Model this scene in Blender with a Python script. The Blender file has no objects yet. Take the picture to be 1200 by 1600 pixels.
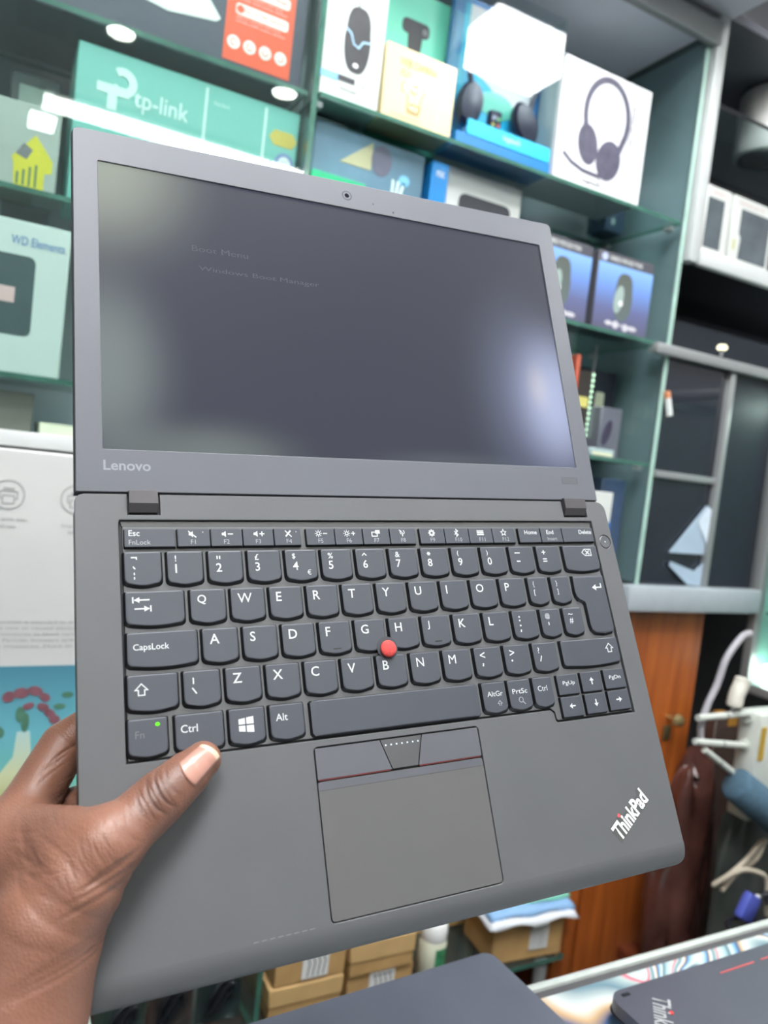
import bpy, bmesh, math, random
import numpy as np
from mathutils import Matrix, Vector
random.seed(7)
R = math.radians
scene = bpy.context.scene
COL = scene.collection

# ------------------------------------------------------------------ camera, world, exposure
FPX = 1193.0                                   # focal length in pixels of the 1200 x 1600 frame
CAM_POS = Vector((0.0, 0.0, 1.45))
CAM_X = Vector((0.87925, -0.46261, 0.11365))
CAM_Y = Vector((-0.07278, 0.10531, 0.99177))
CAM_Z = Vector((-0.47077, -0.88029, 0.05892))
cam_data = bpy.data.cameras.new('camera')
cam = bpy.data.objects.new('camera', cam_data)
COL.objects.link(cam)
m = Matrix((CAM_X, CAM_Y, CAM_Z)).transposed().to_4x4()
m.translation = CAM_POS
cam.matrix_world = m
cam_data.sensor_fit = 'VERTICAL'
cam_data.sensor_height = 36.0
cam_data.sensor_width = 27.0
cam_data.lens = 36.0 * FPX / 1600.0
cam_data.clip_start = 0.01
cam_data.dof.use_dof = True
cam_data.dof.focus_distance = 0.40
cam_data.dof.aperture_fstop = 36.0 * FPX / 1600.0 / 3.3   # a 3.3 mm pupil
scene.camera = cam

world = bpy.data.worlds.new('world')
scene.world = world
world.use_nodes = True
world.node_tree.nodes['Background'].inputs[0].default_value = (0.9, 0.95, 1.0, 1)
world.node_tree.nodes['Background'].inputs[1].default_value = 0.25
scene.view_settings.view_transform = 'Standard'
scene.view_settings.look = 'None'
scene.view_settings.gamma = 1.0
scene.view_settings.use_curve_mapping = False
scene.view_settings.exposure = 0.0
scene.cycles.max_bounces = 7
scene.cycles.diffuse_bounces = 3
scene.cycles.glossy_bounces = 3
scene.cycles.transparent_max_bounces = 12
scene.cycles.caustics_reflective = False
scene.cycles.caustics_refractive = False
LAMP = 1.12                                     # common factor on every lamp of the shop

# ------------------------------------------------------------------ materials
def lin(c):
    out = []
    for v in c[:3]:
        v = v / 255.0
        out.append(v / 12.92 if v <= 0.04045 else ((v + 0.055) / 1.055) ** 2.4)
    return tuple(out) + (1.0,)

def mat(name, col, rough=0.5, metal=0.0, var=0.06, scale=40.0, bump=0.0, bscale=None, coat=0.0, spec=0.5, stretch=None, emit=0.0, sss=0.0):
    """principled material; colour varied by procedural noise; col is sRGB 0-255"""
    mt = bpy.data.materials.new(name)
    mt.use_nodes = True
    nt = mt.node_tree
    b = nt.nodes['Principled BSDF']
    b.inputs['Roughness'].default_value = rough
    b.inputs['Metallic'].default_value = metal
    b.inputs['Specular IOR Level'].default_value = spec
    b.inputs['Coat Weight'].default_value = coat
    b.inputs['Coat Roughness'].default_value = 0.05
    if sss:
        b.inputs['Subsurface Weight'].default_value = sss
        b.inputs['Subsurface Radius'].default_value = (0.006, 0.003, 0.0015)
        b.inputs['Subsurface Scale'].default_value = 0.6
    c = lin(col)
    tc = nt.nodes.new('ShaderNodeTexCoord')
    mp = nt.nodes.new('ShaderNodeMapping')
    if stretch:
        mp.inputs['Scale'].default_value = stretch
    nt.links.new(tc.outputs['Object'], mp.inputs[0])
    nz = nt.nodes.new('ShaderNodeTexNoise')
    nz.inputs['Scale'].default_value = scale
    nz.inputs['Detail'].default_value = 4
    nt.links.new(mp.outputs[0], nz.inputs[0])
    rp = nt.nodes.new('ShaderNodeValToRGB')
    rp.color_ramp.elements[0].position = 0.3
    rp.color_ramp.elements[1].position = 0.7
    rp.color_ramp.elements[0].color = tuple(v * (1 - var) for v in c[:3]) + (1,)
    rp.color_ramp.elements[1].color = tuple(min(1, v * (1 + var)) for v in c[:3]) + (1,)
    nt.links.new(nz.outputs[0], rp.inputs[0])
    nt.links.new(rp.outputs[0], b.inputs['Base Color'])
    if bump:
        nb = nt.nodes.new('ShaderNodeTexNoise')
        nb.inputs['Scale'].default_value = bscale or scale * 6
        nb.inputs['Detail'].default_value = 3
        nt.links.new(mp.outputs[0], nb.inputs[0])
        bp = nt.nodes.new('ShaderNodeBump')
        bp.inputs['Strength'].default_value = bump
        bp.inputs['Distance'].default_value = 0.001
        nt.links.new(nb.outputs[0], bp.inputs['Height'])
        nt.links.new(bp.outputs[0], b.inputs['Normal'])
    if emit:
        nt.links.new(rp.outputs[0], b.inputs['Emission Color'])
        b.inputs['Emission Strength'].default_value = emit
    return mt

def ramp_mat(name, stops, axis=2, lo=0.0, hi=1.0, rough=0.4, coat=0.0):
    """printed gradient along one object axis"""
    mt = bpy.data.materials.new(name)
    mt.use_nodes = True
    nt = mt.node_tree
    b = nt.nodes['Principled BSDF']
    b.inputs['Roughness'].default_value = rough
    b.inputs['Coat Weight'].default_value = coat
    tc = nt.nodes.new('ShaderNodeTexCoord')
    sp = nt.nodes.new('ShaderNodeSeparateXYZ')
    nt.links.new(tc.outputs['Object'], sp.inputs[0])
    mr = nt.nodes.new('ShaderNodeMapRange')
    mr.inputs[1].default_value = lo
    mr.inputs[2].default_value = hi
    nt.links.new(sp.outputs[axis], mr.inputs[0])
    rp = nt.nodes.new('ShaderNodeValToRGB')
    el = rp.color_ramp.elements
    while len(el) < len(stops):
        el.new(0.5)
    for e, (p, c) in zip(el, stops):
        e.position = p
        e.color = lin(c)
    nt.links.new(mr.outputs[0], rp.inputs[0])
    nt.links.new(rp.outputs[0], b.inputs['Base Color'])
    return mt

def emit_mat(name, col, strength):
    mt = bpy.data.materials.new(name)
    mt.use_nodes = True
    nt = mt.node_tree
    nt.nodes.remove(nt.nodes['Principled BSDF'])
    e = nt.nodes.new('ShaderNodeEmission')
    e.inputs[0].default_value = lin(col)
    e.inputs[1].default_value = strength * LAMP
    nt.links.new(e.outputs[0], nt.nodes['Material Output'].inputs[0])
    return mt

def glass_mat(name, tint, ior=1.5, rough=0.0, haze=0.0, hazecol=(200, 225, 220)):
    """thin architectural glass: tinted see-through plus mirror reflection by fresnel, a little dust"""
    mt = bpy.data.materials.new(name)
    mt.use_nodes = True
    nt = mt.node_tree
    nt.nodes.remove(nt.nodes['Principled BSDF'])
    tr = nt.nodes.new('ShaderNodeBsdfTransparent')
    tr.inputs[0].default_value = lin(tint)
    gl = nt.nodes.new('ShaderNodeBsdfGlossy')
    gl.inputs['Roughness'].default_value = rough
    r0 = ((ior - 1) / (ior + 1)) ** 2
    lw = nt.nodes.new('ShaderNodeLayerWeight')            # Schlick reflectance, the same from both sides of the pane
    lw.inputs[0].default_value = 0.5
    p5 = nt.nodes.new('ShaderNodeMath'); p5.operation = 'POWER'; p5.inputs[1].default_value = 5.0
    nt.links.new(lw.outputs['Facing'], p5.inputs[0])
    fr = nt.nodes.new('ShaderNodeMath'); fr.operation = 'MULTIPLY_ADD'
    fr.inputs[1].default_value = 1 - r0; fr.inputs[2].default_value = r0
    nt.links.new(p5.outputs[0], fr.inputs[0])
    mx = nt.nodes.new('ShaderNodeMixShader')
    nt.links.new(fr.outputs[0], mx.inputs[0])
    base = tr
    if haze:
        df = nt.nodes.new('ShaderNodeBsdfDiffuse')
        df.inputs[0].default_value = lin(hazecol)
        m2 = nt.nodes.new('ShaderNodeMixShader')
        m2.inputs[0].default_value = haze
        nt.links.new(tr.outputs[0], m2.inputs[1])
        nt.links.new(df.outputs[0], m2.inputs[2])
        base = m2
    nt.links.new(base.outputs[0], mx.inputs[1])
    nt.links.new(gl.outputs[0], mx.inputs[2])
    nt.links.new(mx.outputs[0], nt.nodes['Material Output'].inputs[0])
    return mt

def wood_mat(name, dark, light, rough=0.35):
    mt = mat(name, light, rough, var=0.0)
    nt = mt.node_tree
    b = nt.nodes['Principled BSDF']
    tc = nt.nodes.new('ShaderNodeTexCoord')
    mp = nt.nodes.new('ShaderNodeMapping')
    mp.inputs['Scale'].default_value = (9.0, 9.0, 0.5)
    nt.links.new(tc.outputs['Object'], mp.inputs[0])
    nz = nt.nodes.new('ShaderNodeTexNoise')
    nz.inputs['Scale'].default_value = 6.0
    nz.inputs['Detail'].default_value = 6
    nz.inputs['Distortion'].default_value = 0.6
    nt.links.new(mp.outputs[0], nz.inputs[0])
    rp = nt.nodes.new('ShaderNodeValToRGB')
    rp.color_ramp.elements[0].color = lin(dark)
    rp.color_ramp.elements[1].color = lin(light)
    rp.color_ramp.elements[0].position = 0.3
    rp.color_ramp.elements[1].position = 0.7
    nt.links.new(nz.outputs[0], rp.inputs[0])
    nt.links.new(rp.outputs[0], b.inputs['Base Color'])
    return mt

def marble_mat(name):
    """swirling marbled vinyl print"""
    mt = bpy.data.materials.new(name)
    mt.use_nodes = True
    nt = mt.node_tree
    b = nt.nodes['Principled BSDF']
    b.inputs['Roughness'].default_value = 0.25
    tc = nt.nodes.new('ShaderNodeTexCoord')
    nz = nt.nodes.new('ShaderNodeTexNoise')
    nz.inputs['Scale'].default_value = 4.6
    nz.inputs['Detail'].default_value = 1.2
    nz.inputs['Distortion'].default_value = 1.3
    nt.links.new(tc.outputs['Object'], nz.inputs[0])
    ml = nt.nodes.new('ShaderNodeMath'); ml.operation = 'MULTIPLY'; ml.inputs[1].default_value = 5.5
    nt.links.new(nz.outputs[0], ml.inputs[0])
    fr = nt.nodes.new('ShaderNodeMath'); fr.operation = 'FRACT'
    nt.links.new(ml.outputs[0], fr.inputs[0])
    rp = nt.nodes.new('ShaderNodeValToRGB')
    stops = [(0, (196, 208, 205)), (0.16, (150, 180, 186)), (0.24, (90, 120, 132)), (0.32, (205, 215, 212)), (0.42, (120, 165, 200)), (0.48, (70, 95, 140)),
             (0.53, (205, 170, 130)), (0.58, (220, 225, 220)), (0.70, (110, 138, 150)), (0.80, (176, 192, 190)), (0.86, (226, 90, 116)), (0.89, (186, 198, 196)), (1.0, (196, 208, 205))]
    el = rp.color_ramp.elements
    while len(el) < len(stops):
        el.new(0.5)
    for e, (p, c) in zip(el, stops):
        e.position = p
        e.color = lin(c)
    nt.links.new(fr.outputs[0], rp.inputs[0])
    nt.links.new(rp.outputs[0], b.inputs['Base Color'])
    return mt

M = {}
M['wall'] = mat('wall_paint', (158, 160, 162), 0.8, var=0.02, scale=3)
M['ceiling'] = mat('ceiling_paint', (236, 236, 236), 0.85, var=0.02, scale=3)
M['floor'] = mat('floor_tile', (84, 80, 78), 0.4, var=0.08, scale=4)
M['soffit'] = mat('soffit_board', (205, 206, 216), 0.7, var=0.02, scale=4)
M['board'] = mat('grey_board', (228, 233, 242), 0.6, var=0.03, scale=6)
M['mirror'] = mat('tinted_back_mirror', (196, 206, 212), 0.16, metal=0.15, var=0.08, scale=3)
M['darkback'] = mat('dark_back_panel', (96, 97, 104), 0.35, var=0.15, scale=5)
M['glass'] = glass_mat('shelf_glass', (240, 249, 248), haze=0.03)
M['pane'] = glass_mat('front_glass', (246, 252, 250), ior=1.6, haze=0.015, hazecol=(190, 215, 210))
M['smoke'] = glass_mat('smoked_glass', (60, 66, 78), ior=1.5)
M['glass_edge'] = mat('green_glass_edge', (70, 116, 102), 0.15, var=0.25, scale=30, coat=0.5)
M['glass_side'] = mat('pale_glass_edge', (176, 208, 196), 0.2, var=0.12, scale=25, coat=0.5)
M['alu'] = mat('brushed_aluminium', (166, 168, 168), 0.35, metal=0.35, var=0.06, scale=30, stretch=(40, 40, 1))
M['white_metal'] = mat('white_enamel', (206, 209, 208), 0.4, var=0.03)
M['wood'] = wood_mat('orange_wood', (150, 74, 30), (196, 108, 48))
M['wood_dark'] = wood_mat('red_brown_wood', (86, 42, 26), (118, 60, 38))
M['card'] = mat('kraft_cardboard', (196, 158, 104), 0.8, var=0.10, scale=25, bump=0.1)
M['card_pale'] = mat('kraft_pale', (214, 178, 122), 0.8, var=0.08, scale=25)
M['card_dark'] = mat('kraft_shade', (170, 132, 84), 0.8, var=0.08, scale=25)
M['marble'] = marble_mat('marbled_vinyl')
M['black'] = mat('black_plastic', (30, 31, 36), 0.4, var=0.1)
M['white'] = mat('white_print', (238, 240, 238), 0.5, var=0.02)
M['offwhite'] = mat('offwhite_carton', (216, 218, 214), 0.5, var=0.02, scale=8)

# ------------------------------------------------------------------ mesh helpers
def link(name, me, material, parent=None):
    o = bpy.data.objects.new(name, me)
    COL.objects.link(o)
    if material is not None:
        for mm in (material if isinstance(material, (list, tuple)) else [material]):
            me.materials.append(mm)
    if parent is not None:
        o.parent = parent
    return o

def smooth(me, angle=None):
    for p in me.polygons:
        p.use_smooth = True
    if angle is not None:
        try:
            me.set_sharp_from_angle(angle=angle)
        except Exception:
            pass

def pydata(name, verts, faces, material, parent=None, sm=None, mids=None):
    me = bpy.data.meshes.new(name)
    me.from_pydata([tuple(v) for v in verts], [], faces)
    me.update()
    bm = bmesh.new(); bm.from_mesh(me)
    bmesh.ops.recalc_face_normals(bm, faces=bm.faces)
    bm.to_mesh(me); bm.free()
    if sm is not None:
        smooth(me, sm)
    o = link(name, me, material, parent)
    if mids:
        for p, i in zip(me.polygons, mids):
            p.material_index = i
    return o

def box(name, lo, hi, material, parent=None, bevel=0.0, seg=2, edge_mat=None, edge_axis=None):
    bm = bmesh.new()
    bmesh.ops.create_cube(bm, size=1.0)
    for v in bm.verts:
        v.co = Vector([lo[i] + (v.co[i] + 0.5) * (hi[i] - lo[i]) for i in range(3)])
    if edge_mat is not None:
        for f in bm.faces:
            if abs(f.normal[edge_axis]) < 0.5:
                f.material_index = 1
    if bevel > 0:
        bmesh.ops.bevel(bm, geom=bm.edges[:], offset=bevel, segments=seg, affect='EDGES', profile=0.5)
    me = bpy.data.meshes.new(name)
    bm.to_mesh(me); bm.free()
    if bevel > 0:
        smooth(me, R(40))
    return link(name, me, [material, edge_mat] if edge_mat is not None else material, parent)

def flat_front(u, v, w):   # print on the front (-y) face of a carton
    return (u, -w, v)
def flat_top(u, v, w):     # print on an upward (+z) face
    return (u, v, w)
def flat_left(u, v, w):    # print on the left (-x) face: u runs to the front
    return (-w, -u, v)

def prism(name, pts, material, parent, place=flat_front, w0=0.0, w1=0.0006, sm=None, pts_base=None, mids=None):
    """extrude one or several 2-D outlines; the first half of a prism lies at w0, the second at w1"""
    if not isinstance(pts[0][0], (tuple, list)):
        pts = [pts]
    dk = math.copysign(1.0e-5 if place is flat_front else 2e-6, w1 - w0)          # outlines that overlap never share a plane
    V, F, MI = [], [], []
    for k, poly in enumerate(pts):
        n = len(poly); b = len(V)
        base = (pts_base[k] if pts_base else poly)
        V += [place(p[0], p[1], w0) for p in base]
        V += [place(p[0], p[1], w1 + k * dk) for p in poly]
        F.append(tuple(b + i for i in range(n))); MI.append(1 if mids else 0)
        F.append(tuple(b + n + i for i in range(n))); MI.append(0)
        for i in range(n):
            j = (i + 1) % n
            F.append((b + i, b + j, b + n + j, b + n + i)); MI.append(1 if mids else 0)
    return pydata(name, V, F, material, parent, sm, MI if mids else None)

def rect(x0, y0, x1, y1, r=0.0, n=4):
    if r <= 0:
        return [(x0, y0), (x1, y0), (x1, y1), (x0, y1)]
    out = []
    for cx, cy, a0 in ((x1 - r, y0 + r, -90), (x1 - r, y1 - r, 0), (x0 + r, y1 - r, 90), (x0 + r, y0 + r, 180)):
        for i in range(n + 1):
            a = R(a0 + 90 * i / n)
            out.append((cx + r * math.cos(a), cy + r * math.sin(a)))
    return out

def ell(cx, cy, rx, ry=None, n=24, rot=0.0):
    ry = rx if ry is None else ry
    c, s = math.cos(rot), math.sin(rot)
    return [(cx + rx * math.cos(t) * c - ry * math.sin(t) * s, cy + rx * math.cos(t) * s + ry * math.sin(t) * c)
            for t in (2 * math.pi * i / n for i in range(n))]

def stroke(pts, w):
    """a polyline as a mitred ribbon of quads of width w"""
    pts = [tuple(p) for p in pts]
    closed = len(pts) > 2 and math.hypot(pts[0][0] - pts[-1][0], pts[0][1] - pts[-1][1]) < 1e-9
    n = len(pts)
    L, Rr = [], []
    for i in range(n):
        a = pts[i - 1] if i > 0 else (pts[-2] if closed else None)
        b = pts[i + 1] if i < n - 1 else (pts[1] if closed else None)
        dirs = []
        for p, q in ((a, pts[i]), (pts[i], b)):
            if p is not None and q is not None:
                l = math.hypot(q[0] - p[0], q[1] - p[1]) or 1e-9
                dirs.append(((q[0] - p[0]) / l, (q[1] - p[1]) / l))
        nx, ny = -sum(d[1] for d in dirs), sum(d[0] for d in dirs)
        l = math.hypot(nx, ny) or 1e-9
        nx, ny = nx / l, ny / l
        c = max(0.45, -nx * dirs[0][1] + ny * dirs[0][0])
        h = w / 2 / c
        L.append((pts[i][0] + nx * h, pts[i][1] + ny * h)); Rr.append((pts[i][0] - nx * h, pts[i][1] - ny * h))
    return [[L[i], L[i + 1], Rr[i + 1], Rr[i]] for i in range(n - 1)]

def arc(cx, cy, r, a0, a1, n=14, ry=None):
    ry = r if ry is None else ry
    return [(cx + r * math.cos(R(a0 + (a1 - a0) * i / n)), cy + ry * math.sin(R(a0 + (a1 - a0) * i / n))) for i in range(n + 1)]

def curve_mesh(cu):
    o = bpy.data.objects.new('tmp', cu)
    me = bpy.data.meshes.new_from_object(o)
    bpy.data.objects.remove(o)
    bpy.data.curves.remove(cu)
    me.materials.clear()
    return me

def text(name, body, material, parent, box2, place=flat_front, w=0.0008, thick=0.0, keep=False, align='L', shear=0.0, rot=0.0, mono=False):
    """lettering fitted into box2 = (x0, y0, x1, y1) (keep: keep the letters' own proportions, by height)"""
    cu = bpy.data.curves.new('txt', 'FONT')
    cu.body = body
    cu.size = 1.0
    cu.offset = thick
    cu.resolution_u = 3
    cu.shear = shear
    me = curve_mesh(cu)
    me.name = name
    n = len(me.vertices)
    if n == 0:
        return None
    co = np.zeros(n * 3); me.vertices.foreach_get('co', co); co = co.reshape(-1, 3)
    lo, hi = co.min(0), co.max(0)
    x0, y0, x1, y1 = box2
    sx = (x1 - x0) / max(1e-6, hi[0] - lo[0]); sy = (y1 - y0) / max(1e-6, hi[1] - lo[1])
    if keep:
        s = min(sx, sy); sx = sy = s
    u = (co[:, 0] - lo[0]) * sx; v = (co[:, 1] - lo[1]) * sy
    if keep and align == 'C':
        u += ((x1 - x0) - u.max()) / 2
    c, s = math.cos(rot), math.sin(rot)
    uu, vv = x0 + u * c - v * s, y0 + u * s + v * c
    for i, vt in enumerate(me.vertices):
        vt.co = place(uu[i], vv[i], w)
    return link(name, me, material, parent)

def tube(name, pts, r, material, parent=None, n=8, caps=True, radii=None):
    pts = [Vector(p) for p in pts]
    V, F = [], []
    up = Vector((0.3, 0.2, 0.93)).normalized()
    for i, p in enumerate(pts):
        t = (pts[min(i + 1, len(pts) - 1)] - pts[max(i - 1, 0)]).normalized()
        a = t.cross(up)
        if a.length < 1e-3:
            a = t.cross(Vector((1, 0, 0)))
        a.normalize(); b = t.cross(a)
        rr = radii[i] if radii else r
        for k in range(n):
            th = 2 * math.pi * k / n
            V.append(p + (a * math.cos(th) + b * math.sin(th)) * rr)
    for i in range(len(pts) - 1):
        for k in range(n):
            F.append((i * n + k, i * n + (k + 1) % n, (i + 1) * n + (k + 1) % n, (i + 1) * n + k))
    if caps:
        F.append(tuple(range(n))); F.append(tuple((len(pts) - 1) * n + k for k in range(n)))
    return pydata(name, V, F, material, parent, R(50))

def spline(pts, n=8):
    """Catmull-Rom through 3-D points"""
    P = [Vector(p) for p in pts]
    P = [P[0] * 2 - P[1]] + P + [P[-1] * 2 - P[-2]]
    out = []
    for i in range(1, len(P) - 2):
        for k in range(n):
            t = k / n
            a, b, c, d = P[i - 1], P[i], P[i + 1], P[i + 2]
            out.append(0.5 * ((2 * b) + (c - a) * t + (2 * a - 5 * b + 4 * c - d) * t * t + (3 * b - a - 3 * c + d) * t ** 3))
    out.append(P[-2])
    return out

def lathe(name, prof, material, parent=None, n=32, axis='z', origin=(0, 0, 0), sm=R(40)):
    V, F = [], []
    for r, h in prof:
        for k in range(n):
            t = 2 * math.pi * k / n
            p = (r * math.cos(t), r * math.sin(t), h) if axis == 'z' else ((h, r * math.cos(t), r * math.sin(t)) if axis == 'x' else (r * math.cos(t), h, r * math.sin(t)))
            V.append((p[0] + origin[0], p[1] + origin[1], p[2] + origin[2]))
    for i in range(len(prof) - 1):
        for k in range(n):
            F.append((i * n + k, i * n + (k + 1) % n, (i + 1) * n + (k + 1) % n, (i + 1) * n + k))
    F.append(tuple(range(n))); F.append(tuple((len(prof) - 1) * n + k for k in range(n)))
    return pydata(name, V, F, material, parent, sm)

def thing(name, label, cat, loc=(0, 0, 0), rotz=0.0, group=None):
    o = bpy.data.objects.new(name, None)
    COL.objects.link(o)
    o.empty_display_size = 0.05
    o.location = loc
    o.rotation_euler = (0, 0, R(rotz))
    tag(o, label, cat, group)
    return o

def tag(o, label, cat, group=None):
    o['label'] = label
    o['category'] = cat
    if group:
        o['group'] = group
    return o

def struct(o):
    o['kind'] = 'structure'
    return o

# ------------------------------------------------------------------ the room
struct(box('floor', (-2.2, -2.7, -0.05), (2.6, 1.6, 0.0), M['floor']))
struct(box('ceiling', (-2.2, -2.7, 2.92), (2.6, 1.6, 2.97), M['ceiling']))
struct(box('wall_back', (-2.2, 1.5, 0.0), (2.6, 1.55, 2.92), M['wall']))
struct(box('wall_front', (-2.2, -2.75, 0.0), (2.6, -2.7, 2.92), mat('front_wall_paint', (98, 98, 102), 0.8, var=0.1, scale=2)))
struct(box('wall_left', (-2.25, -2.7, 0.0), (-2.2, 1.5, 2.92), M['wall']))
struct(box('wall_right', (2.6, -2.7, 0.0), (2.65, 1.5, 2.92), M['wall']))
struct(box('trim_1', (-0.9, 0.88, 2.30), (1.108, 1.5, 2.36), M['soffit']))       # lowered board above the shelves

# lamps of the shop: ceiling tubes, downlights and light panels; those not mirrored are added for fill
M['tube_light'] = emit_mat('tube_light', (255, 255, 250), 32)
M['down_light'] = emit_mat('down_light', (255, 253, 244), 60)
M['panel_light'] = emit_mat('panel_light', (252, 254, 255), 31)
def tube_lamp(x0, x1, y, label):
    t = thing('tube_lamp', label, 'lamp', ((x0 + x1) / 2, y, 2.92), group='ceiling tube lamps')
    L = (x1 - x0) / 2
    box('housing', (-L, -0.075, -0.03), (L, 0.075, 0.0), M['white_metal'], t, 0.004)
    for s in (-1, 1):
        tube('lamp_tube', [(-L + 0.02, s * 0.045, -0.048), (L - 0.02, s * 0.045, -0.048)], 0.014, M['tube_light'], t, 10)
        for e in (-1, 1):
            box('lamp_holder', (e * (L - 0.012) - 0.010, s * 0.045 - 0.018, -0.066), (e * (L - 0.012) + 0.010, s * 0.045 + 0.018, -0.028), M['white_metal'], t)
    return t
tube_lamp(0.11, 1.38, -1.84, 'twin tube ceiling lamp mirrored as a white streak in the shelf glass')
tube_lamp(-1.5, -0.2, -0.9, 'twin tube ceiling lamp on the left side of the shop')
def downlight(x, y, label):
    t = thing('downlight', label, 'lamp', (x, y, 2.92), group='ceiling downlights')
    lathe('trim_ring', [(0.062, 0.0), (0.062, -0.012), (0.05, -0.018), (0.046, -0.012), (0.046, 0.0)], M['white_metal'], t, 24)
    lathe('lens', [(0.001, -0.008), (0.046, -0.008), (0.044, -0.014), (0.001, -0.016)], M['down_light'], t, 24)
downlight(0.34, -1.08, 'round downlight mirrored above the left shelf')
downlight(0.98, -1.10, 'round downlight mirrored at the end of the left shelf')
downlight(1.36, -0.64, 'round downlight mirrored on the webcam carton')
downlight(-0.5, -1.9, 'round downlight at the back left of the shop')
def panel_lamp(x0, y0, x1, y1, label):
    t = thing('ceiling_lamp', label, 'lamp', ((x0 + x1) / 2, (y0 + y1) / 2, 2.92), group='ceiling light panels')
    a, b = (x1 - x0) / 2, (y1 - y0) / 2
    box('frame', (-a - 0.012, -b - 0.012, -0.02), (a + 0.012, b + 0.012, 0.0), M['white_metal'], t, 0.003)
    box('diffuser', (-a, -b, -0.024), (a, b, -0.018), M['panel_light'], t)
panel_lamp(1.30, -0.42, 1.72, -0.04, 'square ceiling light panel mirrored in the headset blister')
panel_lamp(0.09, -2.28, 0.20, -2.07, 'small ceiling light panel mirrored near the yellow house logo')
panel_lamp(-0.55, -0.55, 0.05, -0.05, 'square ceiling light panel above the counter on the left')
panel_lamp(0.2, 0.05, 0.8, 0.55, 'square ceiling light panel above the counter beside the shelves')

# ------------------------------------------------------------------ the glass shelving
SH = (1.94, 1.725, 1.51)                        # upper faces of the glass shelves
YF, YB = 1.0, 1.2
shelf = thing('display_shelf', 'glass and aluminium wall shelving with green glass edges, full of boxed accessories', 'shelving', (0, 0, 0.0))
box('back_panel', (-0.75, 1.25, 1.30), (0.355, 1.262, 2.30), M['mirror'], shelf)
box('back_panel', (0.365, 1.25, 1.24), (1.066, 1.262, 2.30), M['mirror'], shelf)
for z in SH:
    box('glass_shelf', (-0.75, YF + 0.012, z - 0.006), (0.352, YB, z), M['glass'], shelf, edge_mat=M['glass_edge'], edge_axis=2)
    box('glass_shelf', (0.366, YF, z - 0.006), (1.062, YB, z), M['glass'], shelf, edge_mat=M['glass_edge'], edge_axis=2)
box('glass_divider', (0.355, YF, 1.30), (0.363, 1.25, 2.28), M['glass'], shelf, edge_mat=M['glass_edge'], edge_axis=0)
box('glass_end_panel', (1.066, YF, 1.25), (1.076, 1.25, 2.28), M['glass'], shelf, edge_mat=M['glass_side'], edge_axis=0)
box('glass_front', (-0.75, YF - 0.006, 1.50), (0.352, YF, 2.26), M['pane'], shelf)
box('top_board', (-0.75, 1.0, 2.262), (1.062, 1.25, 2.275), M['board'], shelf)
box('top_rail', (-0.75, 0.985, 2.245), (1.085, 1.0, 2.285), M['alu'], shelf, 0.002)
box('post', (1.080, 0.988, 1.875), (1.104, 1.012, 2.30), M['white_metal'], shelf, 0.003)
box('shelf_rail', (-0.75, 0.975, 1.425), (0.352, 1.0, 1.443), M['white_metal'], shelf, 0.002)
box('shelf_board', (-0.75, 1.0, 1.428), (0.352, 1.25, 1.440), M['board'], shelf)
box('base_board', (0.36, 1.0, 1.262), (1.066, 1.25, 1.285), M['alu'], shelf)
for z in SH:                                     # small steel clips that hold the shelves
    for x in (0.3665, 1.052):
        for y in (1.015, 1.17):
            box('shelf_clip', (x, y, z - 0.014), (x + 0.010, y + 0.014, z - 0.0065), M['alu'], shelf)
# glowing beads put in for a row of reflected lights
glint = thing('light_strip', 'string of small glowing beads hanging behind the shelf glass right of the laptop', 'light strip', (0.955, 1.06, 1.52))
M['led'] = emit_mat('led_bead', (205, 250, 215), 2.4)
tube('wire', [(0, 0, -0.005), (0.004, 0.0, 0.19)], 0.0018, M['alu'], glint, 6)
for i in range(12):
    z = 0.028 + i * 0.0098
    lathe('bead', [(0.0005, -0.0036), (0.0036, -0.0016), (0.0036, 0.0016), (0.0005, 0.0036)], M['led'], glint, 10, origin=(0.0006 + z * 0.02, 0, z))

# ------------------------------------------------------------------ cartons on the shelves
def carton(name, label, cat, x, y, z, w, d, h, material, yaw=0.0, group=None, body='carton', bevel=0.0015):
    t = thing(name, label, cat, (x, y, z), yaw, group)
    box(body, (0, 0, 0), (w, d, h), material, t, bevel, 1)
    return t
P = flat_front
ink = mat('grey_ink', (120, 122, 124), 0.6)
ink_dark = mat('dark_ink', (60, 62, 68), 0.6)
red_ink = mat('red_ink', (238, 84, 40), 0.45, var=0.02)

# dark carton, orange printed panel, on the top left shelf
navy = mat('navy_carton', (70, 70, 88), 0.35, var=0.04, scale=6)
t = carton('laptop_accessory_box', 'dark slate carton with orange feature panel on the top left shelf', 'box', -0.32, 1.03, 1.94, 0.668, 0.16, 0.27, navy)
prism('printed_panel', rect(0.558, 0.012, 0.650, 0.268), red_ink, t)
for i, (zz, s) in enumerate(((0.072, 'Up to 10h battery'), (0.100, 'Plug and play design'), (0.128, 'Wide compatibility'))):
    prism('printed_bar', rect(0.570, zz, 0.642, zz + 0.014, 0.004), M['white'], t, w0=0.0006, w1=0.0009)
    text('lettering', s, red_ink, t, (0.581, zz + 0.004, 0.638, zz + 0.010), w=0.0012)
    prism('printed_dot', ell(0.576, zz + 0.007, 0.005), red_ink, t, w0=0.0009, w1=0.0012)
    for q in range(2):
        text('lettering', ('easy to connect and carry', 'works with every device')[q], M['white'], t, (0.571, zz - 0.005 - q * 0.005, 0.632 + q * 0.006, zz - 0.002 - q * 0.005), w=0.0012)
for i in range(4):
    cx = 0.571 + i * 0.0215
    prism('printed_dot', ell(cx, 0.036 , 0.0085), M['white'], t, w0=0.0006, w1=0.0010)
    prism('icon', stroke(arc(cx, 0.036, 0.004, 30 + 60 * i, 300 + 40 * i), 0.0012), red_ink, t, w0=0.0010, w1=0.0013)
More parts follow.
